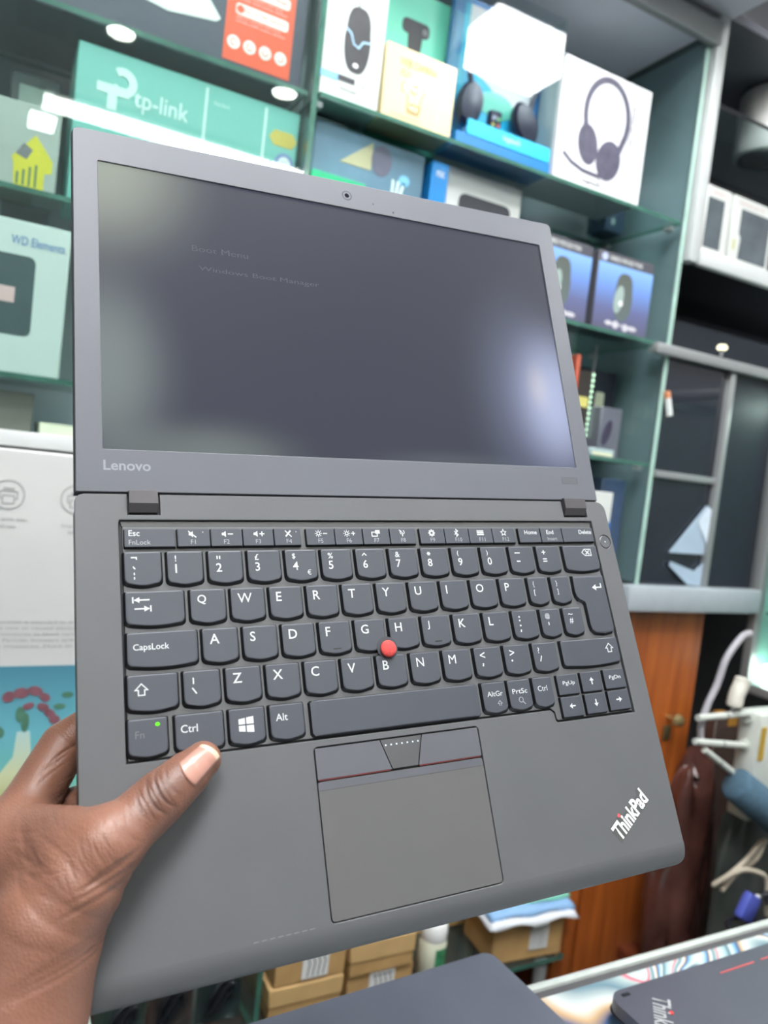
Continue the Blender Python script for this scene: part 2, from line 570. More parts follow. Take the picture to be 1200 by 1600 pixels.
prism('printed_picture', [(0.440, 0.050), (0.486, 0.044), (0.546, 0.053), (0.552, 0.058), (0.512, 0.105), (0.425, 0.092)], M['white'], t)
prism('printed_picture', [(0.428, 0.096), (0.510, 0.109), (0.520, 0.190), (0.440, 0.172)], mat('print_silver', (180, 184, 190), 0.4), t)

# teal router carton
teal = mat('teal_carton', (116, 190, 180), 0.4, var=0.03, scale=5)
wht_print = mat('pale_teal_ink', (214, 240, 236), 0.5, var=0.0)
t = carton('router_box', 'teal router carton with white logo lettering on the left shelf', 'box', 0.068, 1.03, 1.725, 0.284, 0.09, 0.190, teal)
c0 = (0.052, 0.148)
prism('logo', [rect(0.024, 0.139, 0.062, 0.150), rect(0.037, 0.121, 0.048, 0.145)] + stroke(arc(0.053, 0.156, 0.0125, -150, 125, 20), 0.0095), wht_print, t)
text('lettering', 'tp-link', wht_print, t, (0.068, 0.126, 0.135, 0.154), thick=0.008, rot=0)
for xx in (0.156, 0.236):
    prism('printed_line', rect(xx - 0.0016, 0.03, xx + 0.0016, 0.184), wht_print, t)
prism('printed_badge', [(0.243, 0.150), (0.250, 0.160), (0.276, 0.160), (0.283, 0.150), (0.276, 0.140), (0.250, 0.140)], mat('gold_ink', (206, 186, 84), 0.4), t)
prism('printed_badge', ell(0.2675, 0.119, 0.0135), mat('badge_blue', (120, 140, 190), 0.4), t, w0=0.0, w1=0.0007)
prism('printed_badge', ell(0.2675, 0.119, 0.0085), M['white'], t, w0=0.0007, w1=0.001)
text('lettering', 'AC', mat('badge_ink', (90, 110, 170), 0.4), t, (0.262, 0.116, 0.273, 0.122), w=0.0012)
text('lettering', 'AC1200 Wireless Router', wht_print, t, (0.018, 0.078, 0.085, 0.084))
prism('printed_line', rect(0.012, 0.052, 0.075, 0.058), mat('gold_line', (214, 190, 110), 0.4), t)
text('lettering', 'Dual Band', wht_print, t, (0.166, 0.166, 0.186, 0.170))

# white mouse carton
pale = mat('pale_carton', (214, 224, 218), 0.35, var=0.02, scale=6, coat=0.2)
t = carton('mouse_box', 'white carton with a black gaming mouse picture on the upper shelf', 'box', 0.368, 1.015, 1.94, 0.091, 0.06, 0.175, pale)
mouse_ink = mat('mouse_ink', (52, 54, 58), 0.4, var=0.2, scale=60)
def mouse_shape(cx, z0, w, h):
    pts = []
    for i in range(40):
        a = 2 * math.pi * i / 40
        x, z = math.cos(a), math.sin(a)
        ex = 0.72 if z > 0 else 1.0
        pts.append((cx + w / 2 * math.copysign(abs(x) ** 0.7, x) * (1.0 if z < 0.1 else 0.92), z0 + h / 2 + h / 2 * math.copysign(abs(z) ** (0.62 if z > 0 else 0.9), z)))
    return pts
prism('printed_mouse', mouse_shape(0.050, 0.046, 0.040, 0.088), mouse_ink, t)
prism('printed_cable', stroke([(0.048, 0.132), (0.046, 0.142)], 0.002), mouse_ink, t)
prism('printed_glow', stroke([(0.031, 0.101), (0.039, 0.096), (0.044, 0.083), (0.052, 0.080), (0.058, 0.090), (0.069, 0.092)], 0.0022), mat('pale_blue_ink', (170, 214, 240), 0.4), t, w0=0.0006, w1=0.001)
prism('printed_mark', ell(0.050, 0.056, 0.004, 0.003), M['white'], t, w0=0.0006, w1=0.001)
prism('printed_band', rect(0.0, 0.028, 0.026, 0.038), mat('sky_ink', (128, 190, 236), 0.4), t)
prism('printed_band', rect(0.026, 0.030, 0.052, 0.038), ink_dark, t)
text('lettering', 'G102', ink, t, (0.056, 0.030, 0.068, 0.038))
text('lettering', 'mouse', ink, t, (0.030, 0.018, 0.056, 0.023))

# green webcam carton, behind the cream one
mint = mat('mint_carton', (112, 214, 186), 0.35, var=0.03, scale=8, coat=0.2)
t = carton('webcam_box', 'mint green webcam carton standing behind the cream webcam carton', 'box', 0.470, 1.085, 1.94, 0.128, 0.06, 0.235, mint)
prism('printed_camera', [rect(0.046, 0.170, 0.094, 0.192, 0.008), [(0.060, 0.132), (0.080, 0.132), (0.083, 0.172), (0.057, 0.172)]], mouse_ink, t)
prism('printed_lens', ell(0.086, 0.180, 0.005), ink, t, w0=0.0006, w1=0.001)
prism('printed_panel', rect(0.004, 0.128, 0.018, 0.146), M['white'], t)
text('lettering', 'logitech', ink_dark, t, (0.056, 0.118, 0.084, 0.126))

# cream webcam carton
cream = mat('cream_carton', (236, 218, 172), 0.22, var=0.03, scale=10, coat=0.6)
t = carton('webcam_box', 'cream web camera carton with line drawing on the upper shelf', 'box', 0.461, 1.01, 1.94, 0.118, 0.055, 0.105, cream)
line_ink = mat('bronze_ink', (176, 146, 92), 0.4)
text('lettering', 'WEB CAMERA', line_ink, t, (0.022, 0.079, 0.084, 0.090))
text('lettering', 'FULL HD', line_ink, t, (0.026, 0.064, 0.064, 0.074))
prism('printed_camera', stroke(rect(0.030, 0.044, 0.066, 0.058, 0.004), 0.0012) + stroke([(0.040, 0.044), (0.042, 0.018), (0.060, 0.018), (0.062, 0.040)], 0.0012) + stroke(arc(0.052, 0.026, 0.011, 0, 360, 20, 0.005), 0.001) + stroke(arc(0.050, 0.051, 0.005, 0, 360), 0.001), line_ink, t)
text('lettering', 'with microphone and tripod', line_ink, t, (0.014, 0.008, 0.066, 0.012))
prism('printed_line', rect(0.0905, 0.002, 0.0925, 0.103), mat('cream_fold', (244, 226, 184), 0.3), t)

# blue headset blister pack
blue = mat('blue_carton', (34, 128, 196), 0.3, var=0.05, scale=8)
cyan = mat('cyan_print', (40, 196, 240), 0.35, var=0.04, scale=10)
t = thing('headset_package', 'blue blister pack with a black headset and cyan band on the upper shelf', 'package', (0.588, 1.01, 1.94))
box('backing_card', (0, 0.050, 0), (0.180, 0.056, 0.245), blue, t)
box('base_tray', (0, 0, 0), (0.180, 0.050, 0.020), blue, t, 0.001, 1)
box('side_wall', (0, 0.0, 0.02), (0.004, 0.050, 0.245), M['pane'], t)
box('side_wall', (0.176, 0.0, 0.02), (0.180, 0.050, 0.245), M['pane'], t)
prism('cyan_band', rect(0.018, 0.020, 0.176, 0.042, 0.003), cyan, t, w0=-0.002, w1=0.001)
text('lettering', 'logitech', M['white'], t, (0.084, 0.026, 0.116, 0.036), w=0.0016)
prism('cyan_panel', [(0.02, 0.04), (0.165, 0.04), (0.165, 0.235), (0.02, 0.235)], cyan, t, lambda u, v, w: (u, 0.0495 - w, v))
prism('white_panel', [(0.030, 0.235), (0.165, 0.235), (0.165, 0.105), (0.130, 0.088), (0.080, 0.125), (0.030, 0.150)], M['white'], t, lambda u, v, w: (u, 0.0488 - w, v))  # white area paints the lamp glare on the blister
prism('mint_spot', ell(0.095, 0.100, 0.035, 0.020), mint, t, lambda u, v, w: (u, 0.048 - w, v))
hs = mat('headset_plastic', (38, 40, 58), 0.25, var=0.2)
for cx, tilt in ((0.034, 0.15), (0.140, -0.5)):
    o = lathe('ear_cup', [(0.004, -0.012), (0.020, -0.011), (0.024, -0.004), (0.022, 0.006), (0.012, 0.012), (0.001, 0.013)], hs, t, 24, 'y')
    o.scale = (0.95, 1, 1.45); o.location = (cx, 0.030, 0.078); o.rotation_euler = (0, tilt, 0)
tube('headband', spline([(0.036, 0.03, 0.100), (0.026, 0.03, 0.160), (0.060, 0.03, 0.215), (0.100, 0.03, 0.228), (0.140, 0.03, 0.205), (0.158, 0.03, 0.155), (0.150, 0.03, 0.105)]), 0.0045, hs, t)
box('usb_receiver', (0.070, 0.020, 0.048), (0.092, 0.034, 0.080), hs, t, 0.003)
for q, c in enumerate(((200, 190, 90), (210, 110, 110), (180, 180, 200), (120, 190, 120))):
    box('control_dot', (0.073 + (q % 2) * 0.010, 0.0185, 0.054 + (q // 2) * 0.010), (0.078 + (q % 2) * 0.010, 0.020, 0.059 + (q // 2) * 0.010), mat('dot_%d' % q, c, 0.4), t)
M['blister'] = glass_mat('blister_plastic', (246, 250, 252), ior=1.5, rough=0.02)
box('blister_window', (0.004, 0.0, 0.043), (0.176, 0.0015, 0.243), M['blister'], t)

# white headset carton
hswhite = mat('headset_carton', (240, 240, 244), 0.4, var=0.015, scale=8)
t = carton('headset_box', 'white carton with a dark headset picture at the end of the upper shelf', 'box', 0.770, 1.005, 1.94, 0.190, 0.10, 0.192, hswhite, yaw=0.0)
hp = mat('headset_ink', (88, 86, 104), 0.4, var=0.2, scale=70)
band = arc(0.098, 0.122, 0.046, -20, 200, 26, 0.058)
prism('printed_headband', stroke([(0.054, 0.062)] + band[::-1] + [(0.126, 0.062)], 0.0105), hp, t)
prism('printed_ear_cup', [ell(0.064, 0.069, 0.021, 0.032, rot=0.22), ell(0.111, 0.055, 0.026, 0.033, rot=-0.25)], hp, t, w0=0, w1=0.0008)
prism('printed_microphone', stroke([(0.016, 0.044), (0.034, 0.033), (0.060, 0.026), (0.090, 0.025), (0.104, 0.028)], 0.0065), hp, t)
prism('printed_cable', stroke([(0.096, 0.022), (0.094, 0.010)], 0.002), hp, t)
text('lettering', 'logitech', ink_dark, t, (0.060, 0.006, 0.104, 0.016), w=0.001)
text('lettering', 'H340 USB HEADSET', ink, t, (0.158, 0.085, 0.235, 0.094), w=0.001, rot=R(90))
text('lettering', 'plug and play', ink, t, (0.172, 0.100, 0.220, 0.106), w=0.001, rot=R(90))

# shelf below: two blue mouse cartons
mouse_grad = ramp_mat('blue_gradient', [(0.0, (96, 94, 116)), (0.35, (104, 110, 150)), (0.75, (120, 158, 228)), (1.0, (140, 184, 250))], 2, 0.0, 0.11, 0.35, 0.2)
dark_card = mat('charcoal_card', (86, 86, 94), 0.45, var=0.05)
green_mouse = ramp_mat('mouse_print', [(0, (104, 118, 118)), (1, (92, 96, 88))], 2, 0.0, 0.11)
for x, yaw, lab in ((0.756, 1.0, 'blue mouse carton half hidden behind the laptop lid'), (0.892, -2.0, 'blue mouse carton nearest the glass end panel')):
    t = carton('mouse_carton', lab, 'box', x, 1.008, 1.725, 0.124, 0.07, 0.130, dark_card, yaw, 'blue mouse cartons')
    prism('printed_panel', rect(0.001, 0.001, 0.123, 0.111), mouse_grad, t)
    prism('printed_mouse', mouse_shape(0.062, 0.020, 0.040, 0.080), green_mouse, t, w0=0.0006, w1=0.001)
    prism('printed_highlight', [ell(0.052, 0.055, 0.010, 0.024, rot=-0.15)], mat('mouse_highlight', (160, 178, 172), 0.4), t, w0=0.001, w1=0.0013)
    prism('printed_mark', ell(0.057, 0.049, 0.0048), M['white'], t, w0=0.0013, w1=0.0016)
    prism('logo', ell(0.012, 0.120, 0.0065), mat('logo_pale', (190, 200, 236), 0.4), t)
    text('lettering', 'WIRED MOUSE M200', M['white'], t, (0.022, 0.116, 0.096, 0.124))
    text('lettering', 'WINDOWS  MAC', M['white'], t, (0.030, 0.010, 0.090, 0.015))
    prism('printed_mark', [ell(0.036, 0.013, 0.008, 0.004), ell(0.052, 0.012, 0.0065), ell(0.074, 0.010, 0.0065), ell(0.090, 0.011, 0.010, 0.004)], mat('mark_pale', (206, 204, 210), 0.4), t, w0=0.0006, w1=0.0009)

# other cartons of that shelf seen above the lid
t = carton('gaming_box', 'blue grey gaming carton with a pale claw mark under the mouse boxes', 'box', 0.378, 1.04, 1.725, 0.180, 0.10, 0.196, mat('slate_blue_carton', (96, 132, 152), 0.3, var=0.25, scale=9, coat=0.4))
for q in range(3):
    prism('printed_claw', [(0.128 + q * 0.009, 0.148), (0.132 + q * 0.009, 0.146), (0.138 + (q - 1) * 0.006, 0.122), (0.134 + (q - 1) * 0.006, 0.122)], wht_print, t)
prism('printed_panel', [(0.042, 0.150), (0.092, 0.150), (0.092, 0.190)], mat('tan_ink', (176, 176, 140), 0.5), t)
prism('printed_ball', ell(0.108, 0.168, 0.017, 0.022), mat('plum_ink', (96, 100, 118), 0.4), t)
prism('printed_spot', ell(0.148, 0.150, 0.009, 0.008), mat('sky_spot', (120, 190, 226), 0.4), t)
t = carton('green_box', 'bright green carton just above the laptop lid edge', 'box', 0.368, 1.006, 1.725, 0.082, 0.030, 0.116, mat('bright_green_carton', (44, 182, 128), 0.4))
text('lettering', 'USB', M['white'], t, (0.02, 0.03, 0.06, 0.05))
t = carton('blue_device_box', 'narrow blue carton between gaming carton and white device carton', 'box', 0.566, 1.03, 1.725, 0.030, 0.10, 0.190, blue)
text('lettering', 'mic', M['white'], t, (0.008, 0.168, 0.022, 0.180))
t = carton('device_box', 'white carton with a dark device picture under the blue blister pack', 'box', 0.600, 1.05, 1.725, 0.150, 0.10, 0.200, M['offwhite'])
prism('printed_device', rect(0.03, 0.13, 0.13, 0.165, 0.012), ink_dark, t)
prism('printed_device', rect(0.02, 0.09, 0.12, 0.118, 0.012), ink, t, w0=0, w1=0.0008)

# slim box and white end box beside the glass end panel
t = carton('cable_box', 'slim dark blue carton beside the headset carton at the glass end', 'box', 1.002, 1.13, 1.94, 0.048, 0.05, 0.075, mat('deep_blue_carton', (44, 70, 104), 0.4))
prism('printed_band', rect(0.006, 0.056, 0.044, 0.062), M['white'], t)
prism('printed_mark', [ell(0.020, 0.040, 0.006, 0.008), ell(0.020, 0.020, 0.005, 0.007)], wht_print, t)

# shelf z=1.51, right end: small mixed boxes behind the lid
def small(name, label, x, y, z, w, d, h, c, lab=None, labc=(222, 226, 196), yaw=0):
    t = carton(name, label, 'box', x, y, z, w, d, h, mat(name + '_card', c, 0.45, var=0.08), yaw)
    if lab:
        prism('printed_label', rect(*lab), mat(name + '_ink', labc, 0.5), t)
    return t
t = small('adapter_box', 'dark adapter carton with yellow label below the blue mouse cartons', 0.905, 1.05, 1.51, 0.045, 0.08, 0.150, (60, 56, 52), (0.002, 0.085, 0.040, 0.103), (214, 208, 120))
t = small('red_edge_box', 'narrow red carton at the laptop lid right edge', 0.893, 1.03, 1.51, 0.008, 0.06, 0.170, (196, 92, 66), (0.001, 0.02, 0.007, 0.05))
t = small('earphone_box', 'grey earphone carton with dark oval picture on the third shelf', 0.962, 1.03, 1.51, 0.050, 0.05, 0.090, (104, 108, 118))
prism('printed_earphone', ell(0.018, 0.045, 0.009, 0.024, rot=-0.3), mat('oval_ink', (62, 58, 78), 0.4), t)
t = small('charger_box', 'black charger carton with cream labels at the glass end panel', 0.966, 1.10, 1.51, 0.088, 0.06, 0.165, (44, 48, 60), (0.004, 0.088, 0.028, 0.112), (226, 230, 206))
prism('printed_label', [rect(0.040, 0.090, 0.062, 0.125, 0.004), rect(0.050, 0.055, 0.076, 0.086)], mat('charger_label', (226, 232, 204), 0.5), t)
t = small('memory_card_box', 'pale card box lying at the front of the third shelf', 0.925, 1.005, 1.51, 0.055, 0.02, 0.014, (168, 190, 190), (0.004, 0.002, 0.05, 0.008))
t = small('stacked_box', 'black flat carton under the card box on the base board', 0.90, 1.02, 1.285, 0.060, 0.12, 0.170, (54, 56, 60), (0.006, 0.10, 0.05, 0.112), (150, 152, 150))
t = carton('white_blue_box', 'white carton with blue foot beside the laptop right hinge', 'box', 0.915, 1.002, 1.285, 0.074, 0.015, 0.165, M['offwhite'])
prism('printed_band', rect(0.0, 0.0, 0.074, 0.112), mat('strong_blue_ink', (54, 120, 196), 0.4), t)
t = small('tall_blue_box', 'tall dark blue carton standing on the base board by the glass end', 0.996, 1.04, 1.285, 0.058, 0.09, 0.190, (66, 84, 112), (0.006, 0.02, 0.020, 0.15), (150, 166, 176))

# left end of the shelving
t = carton('solar_lamp_box', 'pale grey carton with a yellow house logo on the second left shelf', 'box', -0.055, 1.03, 1.725, 0.112, 0.06, 0.100, mat('pale_grey_carton', (168, 178, 172), 0.4, var=0.06, scale=8))
yl = mat('yellow_ink', (214, 206, 48), 0.4, var=0.04)
prism('printed_house', [[(0.062, 0.036), (0.086, 0.066), (0.116 - 0.01, 0.040), (0.112 - 0.006, 0.026), (0.098, 0.024), (0.098, 0.004), (0.066, 0.004), (0.064, 0.030)]], yl, t)
prism('printed_roof', [(0.066, 0.040), (0.074, 0.054), (0.084, 0.048), (0.078, 0.036)], ink, t, w0=0.0006, w1=0.001)
for q in range(4):
    prism('printed_bar', rect(0.068 + q * 0.0065, 0.006, 0.0705 + q * 0.0065, 0.020 + q * 0.004), mat('bar_green_%d' % q, (88, 120, 84), 0.5), t, w0=0.0006, w1=0.001)
prism('printed_line', rect(0.080, -0.0, 0.108, 0.003), M['white'], t)
t = carton('drive_box', 'white portable drive carton with a dark drive picture and blue lettering', 'box', -0.10, 1.02, 1.51, 0.178, 0.05, 0.178, mat('drive_carton', (208, 220, 216), 0.4, var=0.02, scale=6))
prism('printed_drive', rect(0.02, 0.045, 0.142, 0.138, 0.008), mat('drive_ink', (70, 88, 92), 0.25, coat=0.5), t)
text('lettering', 'WD Elements', mat('blue_ink', (74, 120, 190), 0.4), t, (0.114, 0.150, 0.172, 0.160))
prism('printed_mark', rect(0.100, 0.082, 0.122, 0.100), mat('pink_mark', (226, 190, 190), 0.4), t, w0=0.0006, w1=0.001)
t = carton('beige_box', 'beige carton behind the portable drive carton', 'box', -0.20, 1.09, 1.51, 0.235, 0.08, 0.185, M['card_pale'])
t = carton('tan_box', 'grey brown carton on the white board under the drive carton', 'box', -0.10, 1.06, 1.4405, 0.155, 0.08, 0.050, mat('taupe_carton', (118, 120, 110), 0.6))
t = carton('cream_strip_box', 'flat cream carton on the white board above the printer box', 'box', 0.062, 1.04, 1.4405, 0.20, 0.10, 0.016, mat('cream_flat', (204, 212, 186), 0.5))
t = carton('white_tall_box', 'white carton edge at the far left of the second shelf', 'box', -0.10, 1.03, 1.83 - 0.105, 0.040, 0.05, 0.19, M['offwhite'])
t.location = (-0.145, 1.04, 1.725)
t = carton('grey_machine_box', 'dark carton with a pale band in shadow left of the teal carton', 'box', 0.0, 1.11, 1.725, 0.058, 0.08, 0.165, mat('shadow_carton', (82, 90, 92), 0.5))  # dark grey card
prism('printed_band', rect(0.01, 0.12, 0.05, 0.15), mat('pale_band', (178, 194, 186), 0.5), t)

# ------------------------------------------------------------------ printer carton on the low left board
struct(box('trim_2', (-0.75, 0.94, 0.935), (0.36, 1.25, 0.955), M['board']))       # low board under the printer carton
pr = thing('printer_box', 'large white printer carton with icons above a teal plant photograph', 'box', (-0.36, 0.965, 0.956))
box('carton', (0, 0, 0), (0.70, 0.26, 0.466), mat('printer_carton', (206, 206, 204), 0.45, var=0.015, scale=4), pr, 0.002, 1)
prism('printed_photo', rect(0.0, 0.0, 0.699, 0.214), ramp_mat('teal_photo', [(0.0, (206, 206, 196)), (0.16, (176, 182, 166)), (0.32, (118, 196, 180)), (0.62, (112, 186, 200)), (1.0, (78, 136, 156))], 2, 0.0, 0.214, 0.4), pr)
ox = 0.36                                             # world x = 0 sits at local 0.36
prism('printed_vase', [(ox + 0.045, 0.040), (ox + 0.062, 0.034), (ox + 0.085, 0.040), (ox + 0.094, 0.070), (ox + 0.080, 0.100), (ox + 0.076, 0.135), (ox + 0.062, 0.135), (ox + 0.060, 0.105), (ox + 0.040, 0.075)], ramp_mat('vase_print', [(0, (176, 176, 96)), (0.5, (214, 222, 178)), (1, (190, 220, 214))], 2, 0.034, 0.135), pr, w0=0.0006, w1=0.001)
mar = mat('maroon_ink', (136, 90, 100), 0.5, var=0.2, scale=60)
gre = mat('leaf_ink', (84, 130, 108), 0.5, var=0.2, scale=60)
prism('printed_flowers', [ell(ox + a, b, c * 0.72, d * 0.8, 14, e) for a, b, c, d, e in ((0.050, 0.178, 0.010, 0.008, 0.5), (0.063, 0.182, 0.012, 0.008, 0), (0.078, 0.184, 0.012, 0.007, -0.3), (0.089, 0.176, 0.009, 0.006, -0.6), (0.088, 0.164, 0.010, 0.006, -0.4), (0.096, 0.156, 0.010, 0.006, -0.6), (0.102, 0.148, 0.009, 0.007, -0.5), (0.072, 0.166, 0.009, 0.005, 0.3))], mar, pr, w0=0.001, w1=0.0014)
prism('printed_leaves', [ell(ox + a, b, c * 0.85, d * 0.85, 14, e) for a, b, c, d, e in ((0.028, 0.142, 0.014, 0.010, 0.4), (0.040, 0.136, 0.011, 0.009, -0.6), (0.022, 0.128, 0.009, 0.006, 0.9), (0.064, 0.156, 0.006, 0.011, 0.1), (0.106, 0.164, 0.008, 0.004, 0.0), (0.114, 0.178, 0.008, 0.004, 0.0), (0.070, 0.146, 0.005, 0.014, 0.0))], gre, pr, w0=0.001, w1=0.0012)
gi = mat('icon_grey', (150, 150, 150), 0.6)
for cx in (ox + 0.032, ox + 0.104):
    prism('icon', stroke(arc(cx, 0.414, 0.0165, 0, 360, 30), 0.0011), gi, pr)
    prism('icon', stroke([(cx - 0.009, 0.418), (cx + 0.009, 0.418), (cx + 0.009, 0.409), (cx + 0.006, 0.409)], 0.001) + stroke([(cx - 0.009, 0.418), (cx - 0.009, 0.410), (cx - 0.006, 0.409)], 0.001) + stroke([(cx - 0.006, 0.413), (cx + 0.006, 0.413), (cx + 0.006, 0.404), (cx - 0.006, 0.404), (cx - 0.006, 0.413)], 0.001) + stroke([(cx - 0.006, 0.421), (cx + 0.006, 0.421)], 0.0016), gi, pr)
text('lettering', 'Easily print, scan,', gi, pr, (ox + 0.012, 0.383, ox + 0.054, 0.3885))
text('lettering', 'and copy', gi, pr, (ox + 0.022, 0.375, ox + 0.042, 0.380))
text('lettering', 'Simple setup and', gi, pr, (ox + 0.090, 0.379, ox + 0.130, 0.384))
text('lettering', 'easy use', gi, pr, (ox + 0.098, 0.371, ox + 0.118, 0.376))
for q, s in enumerate(('This printer is intended to work only with cartridges', 'that have new or reused electronic circuitry and uses', 'security measures to block cartridges without original', 'circuitry. Periodic firmware updates maintain the effect', 'of these measures. More at: www.hp.com/learn')):
    text('lettering', s, gi, pr, (ox + 0.018 - 0.012 * (q > 0), 0.264 - q * 0.0072, ox + 0.192, 0.2685 - q * 0.0072))

# ------------------------------------------------------------------ right hand cabinet
rc = thing('wall_cabinet', 'dark glass fronted wall cabinet with aluminium rails right of the shelving', 'cabinet', (0, 0, 0))
box('back_panel', (1.11, 1.30, 1.25), (1.395, 1.31, 2.30), M['darkback'], rc)
box('side_panel', (1.0768, 1.0135, 1.291), (1.0795, 1.25, 2.26), mat('teal_grey_panel', (158, 168, 176), 0.25, var=0.22, scale=5), rc)
box('back_panel', (1.395, 1.30, 1.70), (1.80, 1.31, 2.30), M['darkback'], rc)
box('glass_shelf', (1.112, 1.0, 2.155), (1.80, 1.22, 2.162), M['glass'], rc, edge_mat=M['black'], edge_axis=2)
box('shelf_rail', (1.106, 0.985, 1.872), (1.80, 1.0, 1.902), M['white_metal'], rc, 0.003)
box('shelf_board', (1.110, 1.0, 1.880), (1.80, 1.30, 1.900), M['black'], rc)
box('middle_rail', (1.030, 0.985, 1.703), (1.80, 1.0, 1.722), M['alu'], rc, 0.003)
box('shelf_board', (1.110, 1.0, 1.700), (1.80, 1.30, 1.712), M['black'], rc)
box('door_panel', (1.078, 1.004, 1.290), (1.238, 1.010, 1.700), mat('black_glass', (34, 37, 48), 0.06, var=0.1, coat=1.0), rc)
box('door_panel', (1.252, 1.004, 1.290), (1.392, 1.010, 1.700), mat('black_matt_panel', (36, 40, 50), 0.4, var=0.1), rc)
box('mullion', (1.238, 0.992, 1.285), (1.252, 1.010, 1.700), M['alu'], rc, 0.002)
box('glass_strip', (1.078, 0.996, 1.488), (1.238, 1.003, 1.500), M['alu'], rc, 0.001)
box('bottom_rail', (1.030, 0.975, 1.243), (1.395, 1.0, 1.290), mat('rail_grey', (172, 180, 186), 0.4, var=0.04), rc, 0.004)
box('top_panel', (1.110, 0.99, 2.30), (1.80, 1.30, 2.315), M['darkback'], rc)
# things in and on it
t = thing('paper_sheet', 'folded white paper leaning inside the black glass door', 'paper', (1.236, 0.998, 1.352))  # white shapes modelled in place of reflections on the door glass
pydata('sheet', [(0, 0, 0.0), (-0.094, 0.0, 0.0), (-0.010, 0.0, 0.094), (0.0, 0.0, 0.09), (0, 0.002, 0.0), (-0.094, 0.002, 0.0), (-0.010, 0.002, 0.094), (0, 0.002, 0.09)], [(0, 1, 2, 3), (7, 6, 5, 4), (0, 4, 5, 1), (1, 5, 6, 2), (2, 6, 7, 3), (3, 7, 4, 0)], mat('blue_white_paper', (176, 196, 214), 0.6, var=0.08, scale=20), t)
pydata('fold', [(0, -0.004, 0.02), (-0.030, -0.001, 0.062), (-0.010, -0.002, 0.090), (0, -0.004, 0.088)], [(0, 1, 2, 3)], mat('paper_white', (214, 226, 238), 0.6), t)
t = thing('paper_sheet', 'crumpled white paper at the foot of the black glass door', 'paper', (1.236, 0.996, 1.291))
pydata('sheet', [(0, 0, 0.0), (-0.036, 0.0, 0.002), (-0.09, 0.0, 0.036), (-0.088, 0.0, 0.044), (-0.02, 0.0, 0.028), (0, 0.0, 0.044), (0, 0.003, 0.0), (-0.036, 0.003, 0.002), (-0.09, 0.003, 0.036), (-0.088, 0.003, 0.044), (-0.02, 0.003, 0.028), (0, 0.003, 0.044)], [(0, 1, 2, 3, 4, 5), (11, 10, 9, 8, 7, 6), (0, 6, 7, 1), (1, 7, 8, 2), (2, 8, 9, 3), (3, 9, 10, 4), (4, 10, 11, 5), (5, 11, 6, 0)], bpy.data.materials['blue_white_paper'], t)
t = thing('marker_pen', 'white marker with orange end stuck on the black glass door', 'pen', (1.092, 0.996, 1.60))
tube('barrel', [(0, 0, 0), (-0.010, 0, 0.030)], 0.006, M['white'], t, 10)
tube('cap', [(-0.0105, 0, 0.031), (-0.014, 0, 0.042)], 0.006, mat('orange_cap', (226, 150, 110), 0.4), t, 10)
t = thing('speaker', 'white cylindrical speaker standing on the upper right glass shelf', 'speaker', (1.375, 1.10, 2.1625))
lathe('body', [(0.045, 0.0), (0.058, 0.006), (0.060, 0.02), (0.060, 0.125), (0.054, 0.134), (0.001, 0.136)], mat('speaker_white', (222, 220, 216), 0.4), t, 40)
lathe('foot', [(0.001, 0.0), (0.050, 0.0), (0.050, 0.004)], M['black'], t, 32)
for k in range(2):
    x0, w = ((1.110, 0.062), (1.180, 0.112))[k]
    t = carton('window_box', ('white product carton with dark window next to the post', 'wider white product carton with dark window at the right picture edge')[k], 'box', x0, 0.992, 1.902, w, 0.06, 0.115, M['offwhite'], group='white window cartons')
    a, b = ((-0.0, 0.045), (0.022, 0.104))[k]
    pts = [(a + 0.002, 0.006), (b, 0.006), (b, 0.094), (a + 0.002, 0.094)] if k == 0 else [(a + 0.004, 0.004), (b, 0.004), (b, 0.094), (a, 0.094), (a, 0.050), (a + 0.006, 0.042)]
    prism('dark_window', pts, mat('window_film_%d' % k, (92, 100, 106), 0.12, var=0.2, scale=20, coat=0.8), t)
    text('lettering', 'SMART', mat('rose_ink_%d' % k, (206, 178, 176), 0.5), t, (0.012, 0.100, w * 0.75, 0.107))
    if k:
        prism('printed_mark', rect(0.008, 0.018, 0.016, 0.036), mat('olive_mark', (196, 196, 150), 0.5), t)
t = thing('desk_lamp', 'small glowing lamp in the dark shelf under the white cartons', 'lamp', (1.222, 1.01, 1.7245))
lathe('shade', [(0.001, 0.018), (0.008, 0.018), (0.010, 0.022), (0.007, 0.027), (0.001, 0.028)], emit_mat('lamp_glow', (255, 250, 214), 2), t, 20)
tube('stem', [(0, 0, 0.002), (0, 0, 0.018)], 0.003, M['alu'], t)
lathe('base', [(0.001, 0.0), (0.014, 0.0), (0.014, 0.003), (0.001, 0.003)], M['black'], t, 20)
t = small('black_flat_box', 'long black carton lying in the dark shelf', 1.13, 1.08, 1.7125, 0.40, 0.14, 0.085, (50, 56, 66))

